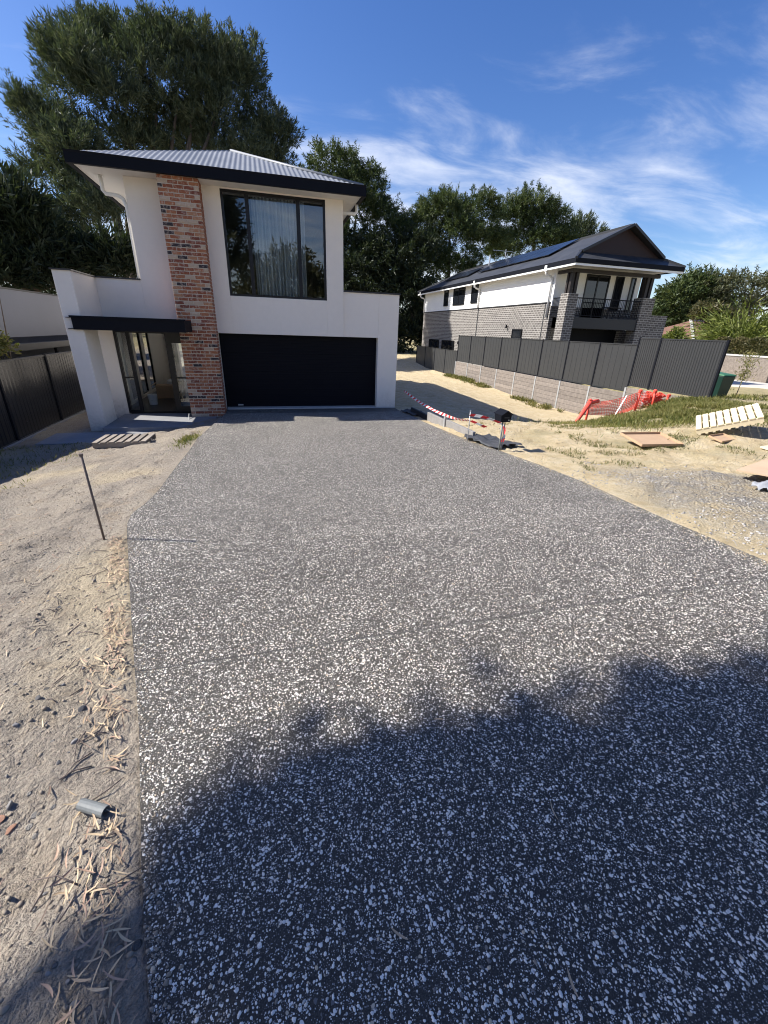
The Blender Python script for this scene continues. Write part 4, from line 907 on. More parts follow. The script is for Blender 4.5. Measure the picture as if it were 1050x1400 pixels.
# flattened cartons, plywood
def sheet(name, label, cat, c, ux, uy, w, d, th, mat, lip=0):
    c = Vector(c); ux = Vector(ux).normalized(); uy = Vector(uy); uy = (uy-ux*uy.dot(ux)).normalized(); uz = ux.cross(uy)
    t_ = thing(name, label, cat, tuple(c)); b = MB(); b.obox(c, ux*w/2, uy*d/2, uz*th/2); b.build('panel', mat, t_)
    if lip:
        for sg in (-1, 1): b = MB(); b.obox(c+uy*sg*(d/2+.003)+uz*(lip/2), ux*w/2, uy*.003, uz*lip/2); b.build('flap', mat, t_)
        for sg in (-1, 1): b = MB(); b.obox(c+ux*sg*(w/2+.003)+uz*(lip/2), uy*d/2, ux*.003, uz*lip/2); b.build('flap', mat, t_)
    return t_
zc = gz(7.5,6.75)
sheet('cardboard_tray', 'flattened brown cardboard tray lying on the straw coloured ground', 'box', (7.55,6.8,zc+.10), (1,-.08,.0), (.05,1,.14), .95, .65, .012, M['cardboard'], .05)
zc = gz(8.75,6.3)
sheet('cardboard_scrap', 'small torn brown cardboard scrap right of the cardboard tray', 'cardboard', (8.85,6.35,zc+.05), (1,.1,.05), (0,1,.2), .42, .28, .01, M['cardboard'], .04)
zc = gz(7.3,4.2)
sheet('plywood_sheet', 'brown plywood sheet propped off the gravel at right edge of view', 'plywood', (7.55,4.30,zc+.16), (1,.28,.05), (-.1,1,-.06), 1.9, .62, .02, M['ply'])
zc = gz(8.6,5.2)
sheet('board_offcut', 'pale board offcut at right picture edge beyond the plywood', 'board', (9.1,5.55,zc+.05), (1,.1,.02), (0,1,.1), .45, .2, .03, M['pallet'])
# pipe offcut
pz = gz(-.76,1.24)+.02; po_ = thing('pipe_offcut', 'short grey plastic pipe offcut lying in leaf litter beside driveway', 'pipe', (-.76,1.24,pz))
n = 14; p0, p1 = Vector((-.815,1.265,pz+.008)), Vector((-.715,1.215,pz+.004)); d = (p1-p0).normalized(); a = d.cross(Vector((0,0,1))).normalized(); c_ = d.cross(a); vs = []
for p, r_q in ((p0,.021),(p1,.022),(p1,.018),(p0,.018)):
    vs += [p+(a*math.cos(2*math.pi*k/n)+c_*math.sin(2*math.pi*k/n))*r_q for k in range(n)]
MB().add(vs, [(i*n+k, i*n+(k+1) % n, ((i+1) % 4)*n+(k+1) % n, ((i+1) % 4)*n+k) for i in range(4) for k in range(n)]).build('tube', M['pvc_grey'], po_, smooth=False)
# wheelie bin
bz = gz(17.3,13.3); bi = thing('wheelie_bin', 'dark green wheelie bin with green lid at end of fence', 'bin', (17.3,13.3,bz)); x, y = 17.3, 13.3
b = MB(); b.add([(x-.24,y-.28,bz+.06),(x+.24,y-.28,bz+.06),(x+.24,y+.24,bz+.06),(x-.24,y+.24,bz+.06),(x-.31,y-.36,bz+.95),(x+.31,y-.36,bz+.95),(x+.31,y+.34,bz+.95),(x-.31,y+.34,bz+.95)], [(0,3,2,1),(4,5,6,7),(0,1,5,4),(1,2,6,5),(2,3,7,6),(3,0,4,7)]); b.build('body', M['binbody'], bi, bevel=.02)
b = MB(); b.add([(x-.33,y-.39,bz+.955),(x+.33,y-.39,bz+.955),(x+.33,y+.36,bz+.975),(x-.33,y+.36,bz+.975),(x-.30,y-.34,bz+1.01),(x+.30,y-.34,bz+1.01),(x+.30,y+.33,bz+1.06),(x-.30,y+.33,bz+1.06)], [(0,3,2,1),(4,5,6,7),(0,1,5,4),(1,2,6,5),(2,3,7,6),(3,0,4,7)]); b.build('lid', M['binlid'], bi, bevel=.015)
for sx in (-.2,.2): b = MB(); b.tube([(x+sx-.03,y+.3,bz+.1),(x+sx+.03,y+.3,bz+.1)], .1, 14); b.build('wheel', M['black'], bi)
b = MB(); b.tube([(x-.28,y+.42,bz+.95),(x+.28,y+.42,bz+.95)], .018, 8); b.build('handle', M['binbody'], bi)

# far right: street, footpath, stone wall, tiled house
def ribbon(name, pts, w, lift, mat):
    b = MB(); vs = []
    for i, (x, y) in enumerate(pts):
        a = Vector(pts[max(i-1,0)]); c = Vector(pts[min(i+1,len(pts)-1)]); d = (c-a).normalized(); nn = Vector((-d.y, d.x)); q0, q1 = Vector((x,y))+nn*w/2, Vector((x,y))-nn*w/2
        z = float(ground(np.array([x]), np.array([y]), False)[0])+lift; vs += [(q0.x,q0.y,z), (q1.x,q1.y,z), (q0.x,q0.y,z-.5), (q1.x,q1.y,z-.5)]
    m_ = len(pts)
    for i in range(m_-1): b.add([vs[4*i],vs[4*i+1],vs[4*i+5],vs[4*i+4]], [(0,1,2,3)]); b.add([vs[4*i],vs[4*i+4],vs[4*i+6],vs[4*i+2]], [(0,1,2,3)]); b.add([vs[4*i+1],vs[4*i+5],vs[4*i+7],vs[4*i+3]], [(0,1,2,3)])
    return tag(b.build(name, mat), kind='structure')
ribbon('road', [(27.6, -2+i*3) for i in range(16)], 4.4, .06, M['footpath'])
sw2 = thing('stone_wall', 'low rubble stone front wall with pale coping across the street', 'wall', (31.3, 25, 0))
b = MB(); b.box(31.1,31.5,20.9,33,-.3,1.58); b.build('wall_body', M['stonewall'], sw2)
b = MB(); b.box(31.05,31.55,20.85,33,1.58,1.68); b.build('coping', M['concrete'], sw2)
rh = thing('tiled_house', 'distant low house with brown tiled hip roof beyond the fence', 'house', (43.2, 37, 0))
cxh, cyh = 43.2, 37.0
b = MB(); b.box(cxh-5,cxh+5,cyh-4,cyh+4,-.3,2.3); b.build('wall', M['stonewall'], rh)
b = MB(); b.add([(cxh-5.6,cyh-4.6,2.25),(cxh+5.6,cyh-4.6,2.25),(cxh+5.6,cyh+4.6,2.25),(cxh-5.6,cyh+4.6,2.25),(cxh-1.5,cyh,4.3),(cxh+1.5,cyh,4.3)], [(0,1,5,4),(1,2,5),(2,3,4,5),(3,0,4),(3,2,1,0)]); rr2 = b.build('roof', M['terracotta'], rh)
b = MB(); b.bar((cxh-5.6,cyh-4.6,2.28),(cxh-1.5,cyh,4.34),.2,.14); b.bar((cxh-1.6,cyh,4.34),(cxh+1.6,cyh,4.34),.2,.14); b.build('ridge_tiles', M['concrete'], rr2)

# ------------------------------------------------------------------ vegetation
def leaf_mesh(name, V, D, Ln, Wd, mat, droop=0.0):
    """one slim leaf per row: base V, direction D, length Ln, width Wd"""
    n = len(V); D = D/np.linalg.norm(D, axis=1, keepdims=True); Q = rng.normal(size=(n,3)); S = np.cross(D, Q); S /= np.linalg.norm(S, axis=1, keepdims=True)+1e-9
    a = V-S*(Wd[:,None]*.25); c = V+D*(Ln[:,None]*.5)+S*(Wd[:,None]*.5); e = V+D*Ln[:,None]; e[:,2] -= droop*Ln; g = V+D*(Ln[:,None]*.45)-S*(Wd[:,None]*.5)
    P4 = np.stack([a, c, e, g], 1).reshape(-1, 3); T = np.arange(4*n).reshape(-1, 4)
    me = np_mesh(name, P4, T, mat); A_ = me.attributes.new('rnd', 'FLOAT', 'POINT'); A_.data.foreach_set('value', np.repeat(rng.random(n), 4).astype(np.float32)); return me
def crown_leaves(lobes, clumps, per, L, Wd, up, spread, fill=.25, csize=.55):
    tot = sum(r[0]*r[2] for _, r in lobes); VV, DD, LL, WW = [], [], [], []
    for c, r in lobes:
        n = max(3, int(clumps*r[0]*r[2]/tot)); U = rng.normal(size=(n,3)); U /= np.linalg.norm(U, axis=1, keepdims=True); U[:,2] = np.where(U[:,2] < -.35, -U[:,2]*.6, U[:,2])
        rad = np.where(rng.random(n) < fill, rng.random(n)**.5*.8, .82+.22*rng.random(n)); C = np.array(c)+U*np.array(r)*rad[:,None]
        dd = U*np.array([1,1,.6])+np.array([0,0,up])+rng.normal(size=(n,3))*.25; dd /= np.linalg.norm(dd, axis=1, keepdims=True)
        sz = csize*(.6+.8*rng.random(n))
        tpos = rng.random((n, per)); off = rng.normal(size=(n, per, 3))*(.30*sz)[:,None,None]*(1.15-tpos)[...,None]
        V = C[:,None,:]+dd[:,None,:]*((tpos-.35)*1.9*sz[:,None])[...,None]+off
        D = dd[:,None,:]+rng.normal(size=(n,per,3))*spread
        VV.append(V.reshape(-1,3)); DD.append(D.reshape(-1,3)); LL.append((L*(.6+.8*rng.random((n,per)))).ravel()); WW.append((Wd*(.6+.8*rng.random((n,per)))).ravel())
    return map(np.concatenate, (VV, DD, LL, WW))
def tree(name, label, base, lobes, mat, clumps, per, L, Wd, up=.7, spread=.5, tr=.35, group=None, droop=0., fill=.25, csize=.55, stems=1, cat='tree', limbs=True, l0=.35):
    t_ = thing(name, label, cat, tuple(base), group); o = Vector(base)
    V, D, l_, w_ = crown_leaves(lobes, clumps, per, L, Wd, up, spread, fill, csize); me = leaf_mesh('crown', V-np.array(base), D, l_, w_, mat, droop); link('crown', me, t_)
    b = MB(); top = Vector(np.mean([c for c, r in lobes], 0)); rq = random.Random(5)
    for s in range(stems):
        bs = o+Vector((rq.uniform(-1,1)*(stems-1)*.35, rq.uniform(-.5,.5)*(stems-1)*.2, -.2)); tp = top+Vector((rq.uniform(-1,1)*stems*.6, 0, rq.uniform(-.5,1.2)))
        mid_ = bs.lerp(tp, .5)+Vector((rq.uniform(-.4,.4), rq.uniform(-.3,.3), 0)); b.tube([bs, bs.lerp(mid_,.5), mid_, mid_.lerp(tp,.5), tp], [tr, tr*.85, tr*.7, tr*.5, tr*.25], 8)
    b.build('trunk', M['bark'], t_, smooth=True)
    if limbs:
        for c, r in lobes:
            b = MB(); c = Vector(c); s0 = o.lerp(top, l0+.25*rq.random()); md = s0.lerp(c, .5)+Vector((0,0,-.06*(c-s0).length)); b.tube([s0, md, c, c+Vector((0,0,r[2]*.6))], [tr*.42, tr*.3, tr*.16, tr*.06], 6); b.build('limb', M['bark'], t_, smooth=True)
    return t_
SH = [1.0]
def lob(px, py, Y, rpx, asp=1.0, dz=0):     # lobe by bearing, elevation and depth
    c = at(px, py, Y); m_ = (RM[:,2] @ np.array([c.x, c.y, c.z-H]))/F; m_ *= SH[0]; return (tuple(c), (rpx*m_, rpx*m_*.9, rpx*m_*asp))
def sub(lobes, k=6, f=.42, core=.74):
    out = []
    for c, r in lobes:
        out.append((c, tuple(q*core for q in r)))
        for i in range(k):
            d = rng.normal(size=3); d[2] = abs(d[2])*.9-.25; d /= np.linalg.norm(d); g = f*(.75+.5*rng.random()); out.append((tuple(np.array(c)+d*np.array(r)*(1.0-.5*f)), tuple(q*g for q in r)))
    return out
# tall casuarina behind the white house
Yc = 46.0; SH[0] = .73
L1 = [lob(108,84,Yc,48,1.2), lob(142,74,Yc+1,44,1.2), lob(185,80,Yc+1,46,1.3), lob(232,82,Yc,44,1.3), lob(275,92,Yc,44,1.3), lob(328,130,Yc+1,50,1.4), lob(305,115,Yc,44,1.3), lob(362,185,Yc+1,44,1.4), lob(100,122,Yc-1,54,1.3), lob(150,130,Yc-2,64,1.2), lob(225,135,Yc-1,60,1.2), lob(285,165,Yc,56,1.1),
      lob(52,172,Yc-2,40,1.1), lob(82,195,Yc-2,54,1.1), lob(66,240,Yc-2,44,1.1), lob(115,220,Yc-3,62,1.1), lob(105,285,Yc-3,56,1.0), lob(150,300,Yc-3,56,.9), lob(90,330,Yc-2,48,1.), lob(340,235,Yc,56,1.1), lob(185,200,Yc-1,48,1.), lob(375,230,Yc+1,38,1.2), lob(205,205,Yc+1,46,.9), lob(250,200,Yc+1,46,.9), lob(300,205,Yc+1,46,.9), lob(230,170,Yc+1,44,1.)]
tree('casuarina_tree', 'huge feathery casuarina towering behind the white rendered house', at(215,452,Yc), sub(L1, 5, .46, .9), M['casuarina'], 4800, 46, .38, .058, up=.8, spread=.55, tr=.34, csize=.55, fill=.2, stems=9, limbs=False)
Yp = 56.0; SH[0] = .90
tree('pine_tree', 'dark rounded pine rising just right of the white house roof', at(465,455,Yp), sub([lob(455,228,Yp,36,.75), lob(430,260,Yp,30), lob(500,262,Yp,34,.9), lob(470,290,Yp-1,48), lob(525,320,Yp-1,38,1.2), lob(440,330,Yp-1,40,1.2), lob(500,370,Yp-1,50,1.1), lob(530,400,Yp,34,1.2), lob(450,400,Yp,40,1.2)], 5, .45, 1.0), M['pine'], 2500, 50, .32, .065, up=.35, spread=1.0, csize=.46, limbs=False)
tree('pine_tree', 'broad dark pine in the middle of the tree belt', at(610,455,Yp), sub([lob(600,290,Yp,34,.75), lob(570,310,Yp,28), lob(650,288,Yp,32,.75), lob(620,325,Yp-1,44), lob(575,360,Yp-1,36,1.1), lob(665,330,Yp,34), lob(625,375,Yp-1,40), lob(560,410,Yp,34,1.3)], 5, .45, 1.0), M['pine'], 2500, 50, .32, .065, up=.35, spread=1.0, csize=.46, limbs=False)
tree('pine_tree', 'tallest olive green pine above the solar panels', at(728,430,Yp+6), sub([lob(725,290,Yp+6,34,.95), lob(700,300,Yp+6,26), lob(752,300,Yp+6,26,.9), lob(722,335,Yp+6,38), lob(690,350,Yp+6,28), lob(765,330,Yp+6,28)], 5, .45, 1.0), M['pine'], 1600, 50, .32, .065, up=.35, spread=1.0, csize=.46, limbs=False)
tree('pine_tree', 'pale feathery low pine at right end of the tree belt', at(795,430,Yp+8), [lob(790,318,Yp+8,22,.8), lob(812,326,Yp+8,16,.8), lob(775,345,Yp+8,26), lob(805,350,Yp+8,22)], M['casuarina'], 420, 30, .6, .09, up=.9, spread=.4, csize=.7)
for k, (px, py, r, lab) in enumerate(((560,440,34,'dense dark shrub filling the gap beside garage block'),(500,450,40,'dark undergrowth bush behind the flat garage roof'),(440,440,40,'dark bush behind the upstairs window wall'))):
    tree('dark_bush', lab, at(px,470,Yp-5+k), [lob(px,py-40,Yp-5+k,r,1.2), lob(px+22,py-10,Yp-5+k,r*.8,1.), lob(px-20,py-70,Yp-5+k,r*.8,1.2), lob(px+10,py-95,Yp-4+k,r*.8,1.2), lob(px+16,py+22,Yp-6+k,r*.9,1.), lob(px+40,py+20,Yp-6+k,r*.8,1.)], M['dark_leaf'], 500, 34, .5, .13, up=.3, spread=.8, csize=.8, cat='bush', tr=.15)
# left edge trees
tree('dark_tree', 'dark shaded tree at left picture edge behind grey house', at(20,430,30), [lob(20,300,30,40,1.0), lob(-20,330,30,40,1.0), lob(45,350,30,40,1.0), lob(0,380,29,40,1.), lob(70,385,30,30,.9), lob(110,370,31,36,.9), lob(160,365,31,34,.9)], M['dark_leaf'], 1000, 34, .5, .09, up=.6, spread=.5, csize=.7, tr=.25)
# right far trees
Yr = 44.0
tree('evergreen_tree', 'dense mid green evergreen right of the balcony roof', at(930,450,Yr), [lob(925,412,Yr,28,.8), lob(950,400,Yr,30,.85), lob(915,432,Yr,24), lob(955,430,Yr,30), lob(935,445,Yr-1,26)], M['pine'], 1000, 34, .42, .12, up=.4, spread=.8, csize=.6)
tree('gum_tree', 'spreading olive gum tree with open crown at far right', at(1010,455,Yr-2), [lob(985,392,Yr-2,28,.6), lob(1020,388,Yr-2,32,.55), lob(1050,398,Yr-2,32,.6), lob(1000,415,Yr-2,24,.6), lob(1040,420,Yr-2,24,.6), lob(975,405,Yr-2,22,.6), lob(1085,405,Yr-2,34,.6)], M['gum'], 520, 26, .30, .10, up=.2, spread=1.0, csize=.6, fill=.15)
tree('bushy_shrub', 'brownish round shrub between evergreen and gum tree', at(965,455,34), [lob(968,432,34,18,.9), lob(985,445,34,16,.9)], M['hedge'], 300, 30, .3, .1, up=.3, spread=.9, csize=.4, cat='shrub', tr=.08)
def fountain(name, label, base, n, Lr, mat, w=.04, cat='shrub'):
    t_ = thing(name, label, cat, tuple(base)); V, D, l_, w_ = [], [], [], []
    for i in range(n):
        a = rng.random()*2*math.pi; el = .25+1.2*rng.random(); L = Lr*(.55+.6*rng.random()); d = np.array([math.cos(a)*math.cos(el), math.sin(a)*math.cos(el), math.sin(el)]); p = np.array([math.cos(a)*.2*Lr, math.sin(a)*.2*Lr, Lr*.25*rng.random()])
        for k in range(7):
            V.append(p.copy()); D.append(d.copy()); l_.append(L/6); w_.append(w*(1.2-.12*k)); p = p+d*L/7; d = d+np.array([0,0,-.20]); d /= np.linalg.norm(d)
            if k > 1:
                for q in range(2): V.append(p.copy()); D.append(d+rng.normal(size=3)*.5); l_.append(L/8); w_.append(w*.8)
    link('crown', leaf_mesh('crown', np.array(V), np.array(D), np.array(l_), np.array(w_), mat), t_); return t_
fountain('weeping_shrub', 'yellow green fountain shaped weeping shrub behind hedge', (36.6, 27.2, .5), 1100, 4.0, M['yew'], .09)
fountain('weeping_shrub', 'pale plume topped shrub at right picture edge above hedge', (40.5, 27.0, .8), 450, 3.6, M['weed'], .07)
hd = thing('hedge', 'clipped brownish green hedge above the rubble stone wall', 'hedge', (33, 23, 0))
n = 9000; u_ = rng.random((n,3)); th = rng.random(n)*math.pi; V = np.stack([32.6+.9*np.cos(th)*1.0-.1, 20.6+5.6*u_[:,1], 1.2+1.35*np.sin(th)**.6+.12*np.sin(u_[:,1]*30)], -1); D = rng.normal(size=(n,3))+np.stack([np.cos(th), 0*th, np.sin(th)], -1)*.8
link('leaves', leaf_mesh('leaves', V-np.array([33,23,0]), D, .16+.1*rng.random(n), .09+.05*rng.random(n), M['hedge']), hd)['kind'] = 'stuff'
b = MB(); b.box(32.0,33.1,20.8,26.0,.2,2.25); b.build('twigs', M['bark'], hd)
p = at(1005,528,13.5); sap = thing('young_sapling', 'thin young sapling standing near the green bin', 'sapling', (18.3,13.2,.3)); x0, y0 = 18.3, 13.2; g0 = gz(x0,y0)
b = MB(); b.tube([(x0,y0,g0-.1),(x0+.05,y0,g0+.8),(x0+.18,y0+.1,g0+1.5)], [.018,.013,.006], 6); b.build('stem', M['bark'], sap)
n = 420; s = rng.random(n); V = np.stack([x0+.15*s+rng.normal(size=n)*.16, y0+rng.normal(size=n)*.16, g0+.6+1.1*s], -1); link('crown', leaf_mesh('crown', V-np.array([18.3,13.2,.3]), rng.normal(size=(n,3))+[0,0,.6], .10+.08*rng.random(n), .02+.02*rng.random(n), M['weed']), sap)
p = at(922,462,30); tree('small_shrub', 'small yellow flowered shrub peeping over the charcoal fence', (p.x,p.y,.2), [((p.x,p.y,2.1),(.55,.5,1.0))], M['yew'], 120, 24, .22, .1, up=.4, spread=.9, csize=.35, cat='shrub', tr=.05)
p = at(-5,462,16); tree('small_shrub', 'small pale flowering shrub behind the black fence at left edge', (-7.0+.35,12.4,.2), [((-6.05,12.35,1.75),(.15,.2,.22))], M['weed'], 60, 16, .12, .05, up=.4, spread=.9, csize=.2, cat='shrub', tr=.03, limbs=False)
# gum tree left of the driveway: out of frame, its shadow falls across the near concrete
def shp(x, y, h): k = h/SUN.z; return (x+SUN.x*k, y+SUN.y*k, .7+h)
EDGE = [(-.36,1.0,.17),(-.24,.80,.16),(-.27,1.0,.20),(-.16,.76,.20),(-.06,.52,.20),(.0,1.06,.28),(.10,.78,.28),(.18,.5,.28),(.12,.98,.30),(.30,.62,.34),(.36,.86,.36),(.62,1.0,.40),(.98,1.03,.42),(1.32,1.0,.40),(1.66,.78,.36),(2.02,1.02,.36),(2.34,.72,.34),(2.72,.86,.40),(3.2,.6,.5),(3.9,.4,.6),(4.8,.2,.7)]
SL = [(shp(x, y, 9.0+.8*math.sin(i*2.3)), (r, r*.9, r*.8)) for i, (x, y, r) in enumerate(EDGE)]
SL += [(shp(x, y, h+2.4), (r, r*.8, r*.7)) for x, y, h, r in ((.45,.25,7.4,.42),(.75,.55,7.4,.45),(1.1,.35,7.8,.7),(1.8,.2,7.4,.7),(2.6,.1,7.8,.7),(3.5,-.3,8,.9),(.85,-.45,8.2,.7),(1.6,-.6,8.6,1.0),(2.7,-.8,8.6,1.0),(4.6,-.9,8.8,1.2),(1.7,-1.7,9,1.2),(3.0,-1.9,9.2,1.3),(5.4,-2,9.2,1.3))]
tree('gum_tree', 'tall gum tree at the verge whose shadow covers the near driveway', (-9.5,.6,gz(-9.5,.6)), SL, M['gum'], 1500, 44, .17, .05, up=.1, spread=1.0, csize=.26, fill=.65, tr=.18, l0=.78)
# street trees behind the viewer, mirrored in the upstairs window
tree('gum_tree', 'leafy gum mirrored in the left pane of upstairs window', (-3.5,-16,.8), [((-3.5,-16,9.5),(2.2,2,2.2)), ((-5,-16,7.5),(2,2,1.8)), ((-2.2,-16.5,7.2),(1.6,1.6,1.6)), ((-4,-15.5,11.5),(1.6,1.6,1.6))], M['gum'], 380, 26, .45, .14, up=.1, spread=1., csize=.8)
tree('gum_tree', 'round crowned tree mirrored low in the middle pane', (3,-26,.8), [((3,-26,7),(3.6,3,3)), ((6,-26,5),(3,3,2.6)), ((0,-27,5),(3,3,2.6)), ((10,-28,5),(3,3,2.2))], M['hedge'], 500, 26, .5, .16, up=.3, spread=1., csize=.9)
tree('pine_tree', 'dark tree row mirrored along the bottom of upstairs window', (-10,-30,.8), [((-10,-30,5),(4,3,3.4)), ((-16,-30,6),(4,3,4)), ((-22,-31,6),(4,3,4)), ((15,-31,4.2),(4,3,2.8)), ((22,-32,5),(4,3,3.4))], M['pine'], 700, 26, .5, .16, up=.3, spread=1., csize=.9)

fw = []
for k in range(150):
    a = R(-62+k*.95+rng.normal()*.4); d = 85+35*rng.random(); h_ = 3.5+4.5*rng.random(); fw.append(((d*math.sin(a), d*math.cos(a), h_*.55), (4+3*rng.random(), 4, h_*.75)))
V, D, l_, w_ = crown_leaves(fw, 2600, 26, 1.0, .35, .3, .9, .2, 1.5)
tag(link('distant_woods', leaf_mesh('distant_woods', V, D, l_, w_, M['dark_leaf'])), 'low dark belt of far-off trees along the horizon', 'woods', kind='stuff')
# ------------------------------------------------------------------ grass, weeds, litter, stones
def blades(name, x, y, hgt, wid, mat, label):
    n = len(x); z = ground(x, y); V = np.stack([x, y, z-.01], -1); D = np.stack([rng.normal(size=n)*.45, rng.normal(size=n)*.45, np.ones(n)], -1)
    o = link(name, leaf_mesh(name, V, D, hgt*(.5+rng.random(n)), wid*(.7+.6*rng.random(n)), mat, .12)); return tag(o, label, 'grass', kind='stuff')
n = 60000; x = 11.9+rng.normal(size=n)*1.55; y = 10.1+rng.normal(size=n)*1.2; d_ = vnoise(x,y,1.2,21)+.6*vnoise(x,y,3.5,22); ok = (d_ > -.12) & (x < 13.85) & (y < 13) ; blades('grass', x[ok], y[ok], .15, .016, M['grass'], 'patchy green grass over the bank below the fence')
n = 26000; x = 4.8+8.6*rng.random(n); y = 5.2+4.6*rng.random(n); d_ = vnoise(x,y,1.1,23)+.7*vnoise(x,y,3.2,24); ok = d_ > .15; blades('grass_tufts', x[ok], y[ok], .07, .011, M['weed'], 'dry straw and grass tufts on the sandy ground')
n = 7000; x = 13.45+rng.normal(size=n)*.2; y = 16.5+15*rng.random(n); d_ = vnoise(x,y,.9,25)+.5*vnoise(x,y,3,28); ok = (d_ > .10) & (x < 13.85); blades('weeds', x[ok], y[ok], .22, .04, M['weed'], 'low weeds along the foot of the sleeper wall')
n = 1500; x = -5.6+1.9*rng.random(n)**1.5; y = 5.6+5.2*rng.random(n); d_ = vnoise(x,y,1.1,26); ok = d_ > .05; blades('grass_tufts', x[ok], y[ok], .09, .013, M['grass'], 'thin grass in the shade of the left fence')
n = 500; x = -1.72+rng.normal(size=n)*.1; y = 9.4+rng.normal(size=n)*.45; ok = x < XL(y)-.04; blades('grass_tufts', x[ok], y[ok], .10, .012, M['grass'], 'green weed tuft at driveway edge near brick column')
n = 9000; x = 15+8*rng.random(n); y = 9+9*rng.random(n); ok = (vnoise(x,y,.8,27) > -.1) & ~((abs(x-17.3) < .5) & (abs(y-13.3) < .6)); blades('grass_tufts', x[ok], y[ok], .14, .03, M['grass'], 'verge grass beyond the end of the fence')

def leaf_geo(L, w, curl, bend, k=8):
    vs = []
    for i in range(k+1):
        s = i/k; wd = w*math.sin(math.pi*min(1, (s*.92+.06)))**.7*.5; a = (s-.5)*bend; x_ = L*(s-.5); y_ = .5*bend*L*(s-.5)**2*1.6; z_ = curl*L*(4*(s-.5)**2)*.35
        vs += [(x_, y_-wd, z_+wd*.35), (x_, y_, z_), (x_, y_+wd, z_+wd*.35)]
    fs = []
    for i in range(k):
        for j in range(2): fs.append((3*i+j, 3*i+3+j, 3*i+4+j, 3*i+1+j))
    return np.array(vs), np.array(fs)
protos = [leaf_geo(.045+.045*random.random(), .0042+.0040*random.random(), .25*random.random(), random.choice((-1,1))*(.1+.6*random.random())) for _ in range(10)]
pm = []
for V, Fq in protos:
    me = np_mesh('fallen_leaf', V, Fq, M['leaf'], smooth=True); A_ = me.attributes.new('rnd','FLOAT','POINT'); A_.data.foreach_set('value', np.full(len(V), .0, dtype=np.float32)); pm.append(me)
def litter_xy(n):
    y = .35+4.3*rng.random(n)**1.25; w = np.where(y > 2.2, .05+.05*rng.random(n), .16); off = np.where(y > 2.2, .02+.13*rng.random(n), .05+np.abs(rng.normal(size=n))*.11)
    clump = vnoise(y*0+3, y, 3.0, 31)+.25*vnoise(off*9, y, 4, 32); ok = (clump > -.28) & (y < 4.05) & ((y > 2.0) | (rng.random(n) < .55))
    return (XL(y)-off)[ok], y[ok]
LX_, LY_ = litter_xy(1050); order = np.argsort(LY_); near = order[:120]; rest = order[120:]
def leafpose(x, y, z, tilt=.3):
    a = (math.pi*.5+.25+rng.normal()*.6) if rng.random() < .7 else rng.random()*2*math.pi; return Matrix.Translation((x,y,z)) @ Matrix.Rotation(a,4,'Z') @ Matrix.Rotation(rng.normal()*tilt,4,'X') @ Matrix.Rotation(rng.normal()*tilt*.6,4,'Y')
zl = ground(LX_, LY_)
for i in near:
    o = link('fallen_leaf', pm[rng.integers(10)]); o.matrix_world = leafpose(LX_[i], LY_[i], zl[i]+.008+.014*rng.random())
    tag(o, 'dry curved gum leaf in the litter strip on soil beside driveway', 'leaf', 'fallen leaves along the driveway edge')
Vs, Fs, Rn, off = [], [], [], 0
for i in rest:
    V, Fq = protos[rng.integers(10)]; mt = np.array(leafpose(LX_[i], LY_[i], zl[i]+.008+.02*rng.random())); Vs.append(V@mt[:3,:3].T+mt[:3,3]); Fs.append(Fq+off); off += len(V); Rn.append(np.full(len(V), rng.random()))
n_l = 260
sx = -3.4+3.0*rng.random(n_l); sy = .5+5*rng.random(n_l); okk = sx < XL(sy)-.05; szz = ground(sx, sy)
for x, y, z in zip(sx[okk], sy[okk], szz[okk]):
    V, Fq = protos[rng.integers(10)]; mt = np.array(leafpose(x, y, z+.008)); Vs.append(V@mt[:3,:3].T+mt[:3,3]); Fs.append(Fq+off); off += len(V); Rn.append(np.full(len(V), rng.random()))
me = np_mesh('leaf_litter', np.concatenate(Vs), np.concatenate(Fs), M['leaf'], smooth=True); A_ = me.attributes.new('rnd','FLOAT','POINT'); A_.data.foreach_set('value', np.concatenate(Rn).astype(np.float32))
tag(link('leaf_litter', me), 'dry gum leaf litter strewn over the soil beside the driveway', 'litter', kind='stuff')
for (px, py, lab) in ((600,985,'single pale curved leaf on driveway at the shadow edge'),(885,898,'small reddish leaf lying on sunlit driveway to the right'),(902,1030,'brown leaf in the dark tree shadow right of centre'),(780,1345,'brown curled leaf at bottom of the shaded driveway'),(755,1110,'thin pale leaf in middle of the driveway shadow'),(545,1280,'tiny tan leaf in shaded driveway at lower centre')):
    r3 = RM@np.array([px-CX, py-CY, F]); tt = (.77-H)/(r3[2]+.0583*r3[1]); q = r3*tt; o = link('fallen_leaf', pm[rng.integers(10)]); o.matrix_world = leafpose(q[0], q[1], float(DZ(q[1]))+.010, .1); tag(o, lab, 'leaf')
# twigs
tw = MB()
for k in range(60):
    y = .6+3.5*random.random(); x = float(XL(y))-.06-abs(random.gauss(0,.35)); z = gz(x,y)+.006; a = random.random()*6.28; L = .06+.12*random.random(); tw.tube([(x,y,z),(x+L*.5*math.cos(a),y+L*.5*math.sin(a),z+.008),(x+L*math.cos(a+.2),y+L*math.sin(a+.2),z)], [.003,.0026,.0015], 5)
tag(tw.build('twigs', M['rust'], smooth=True), 'small brown twigs scattered on the soil', 'twigs', kind='stuff')
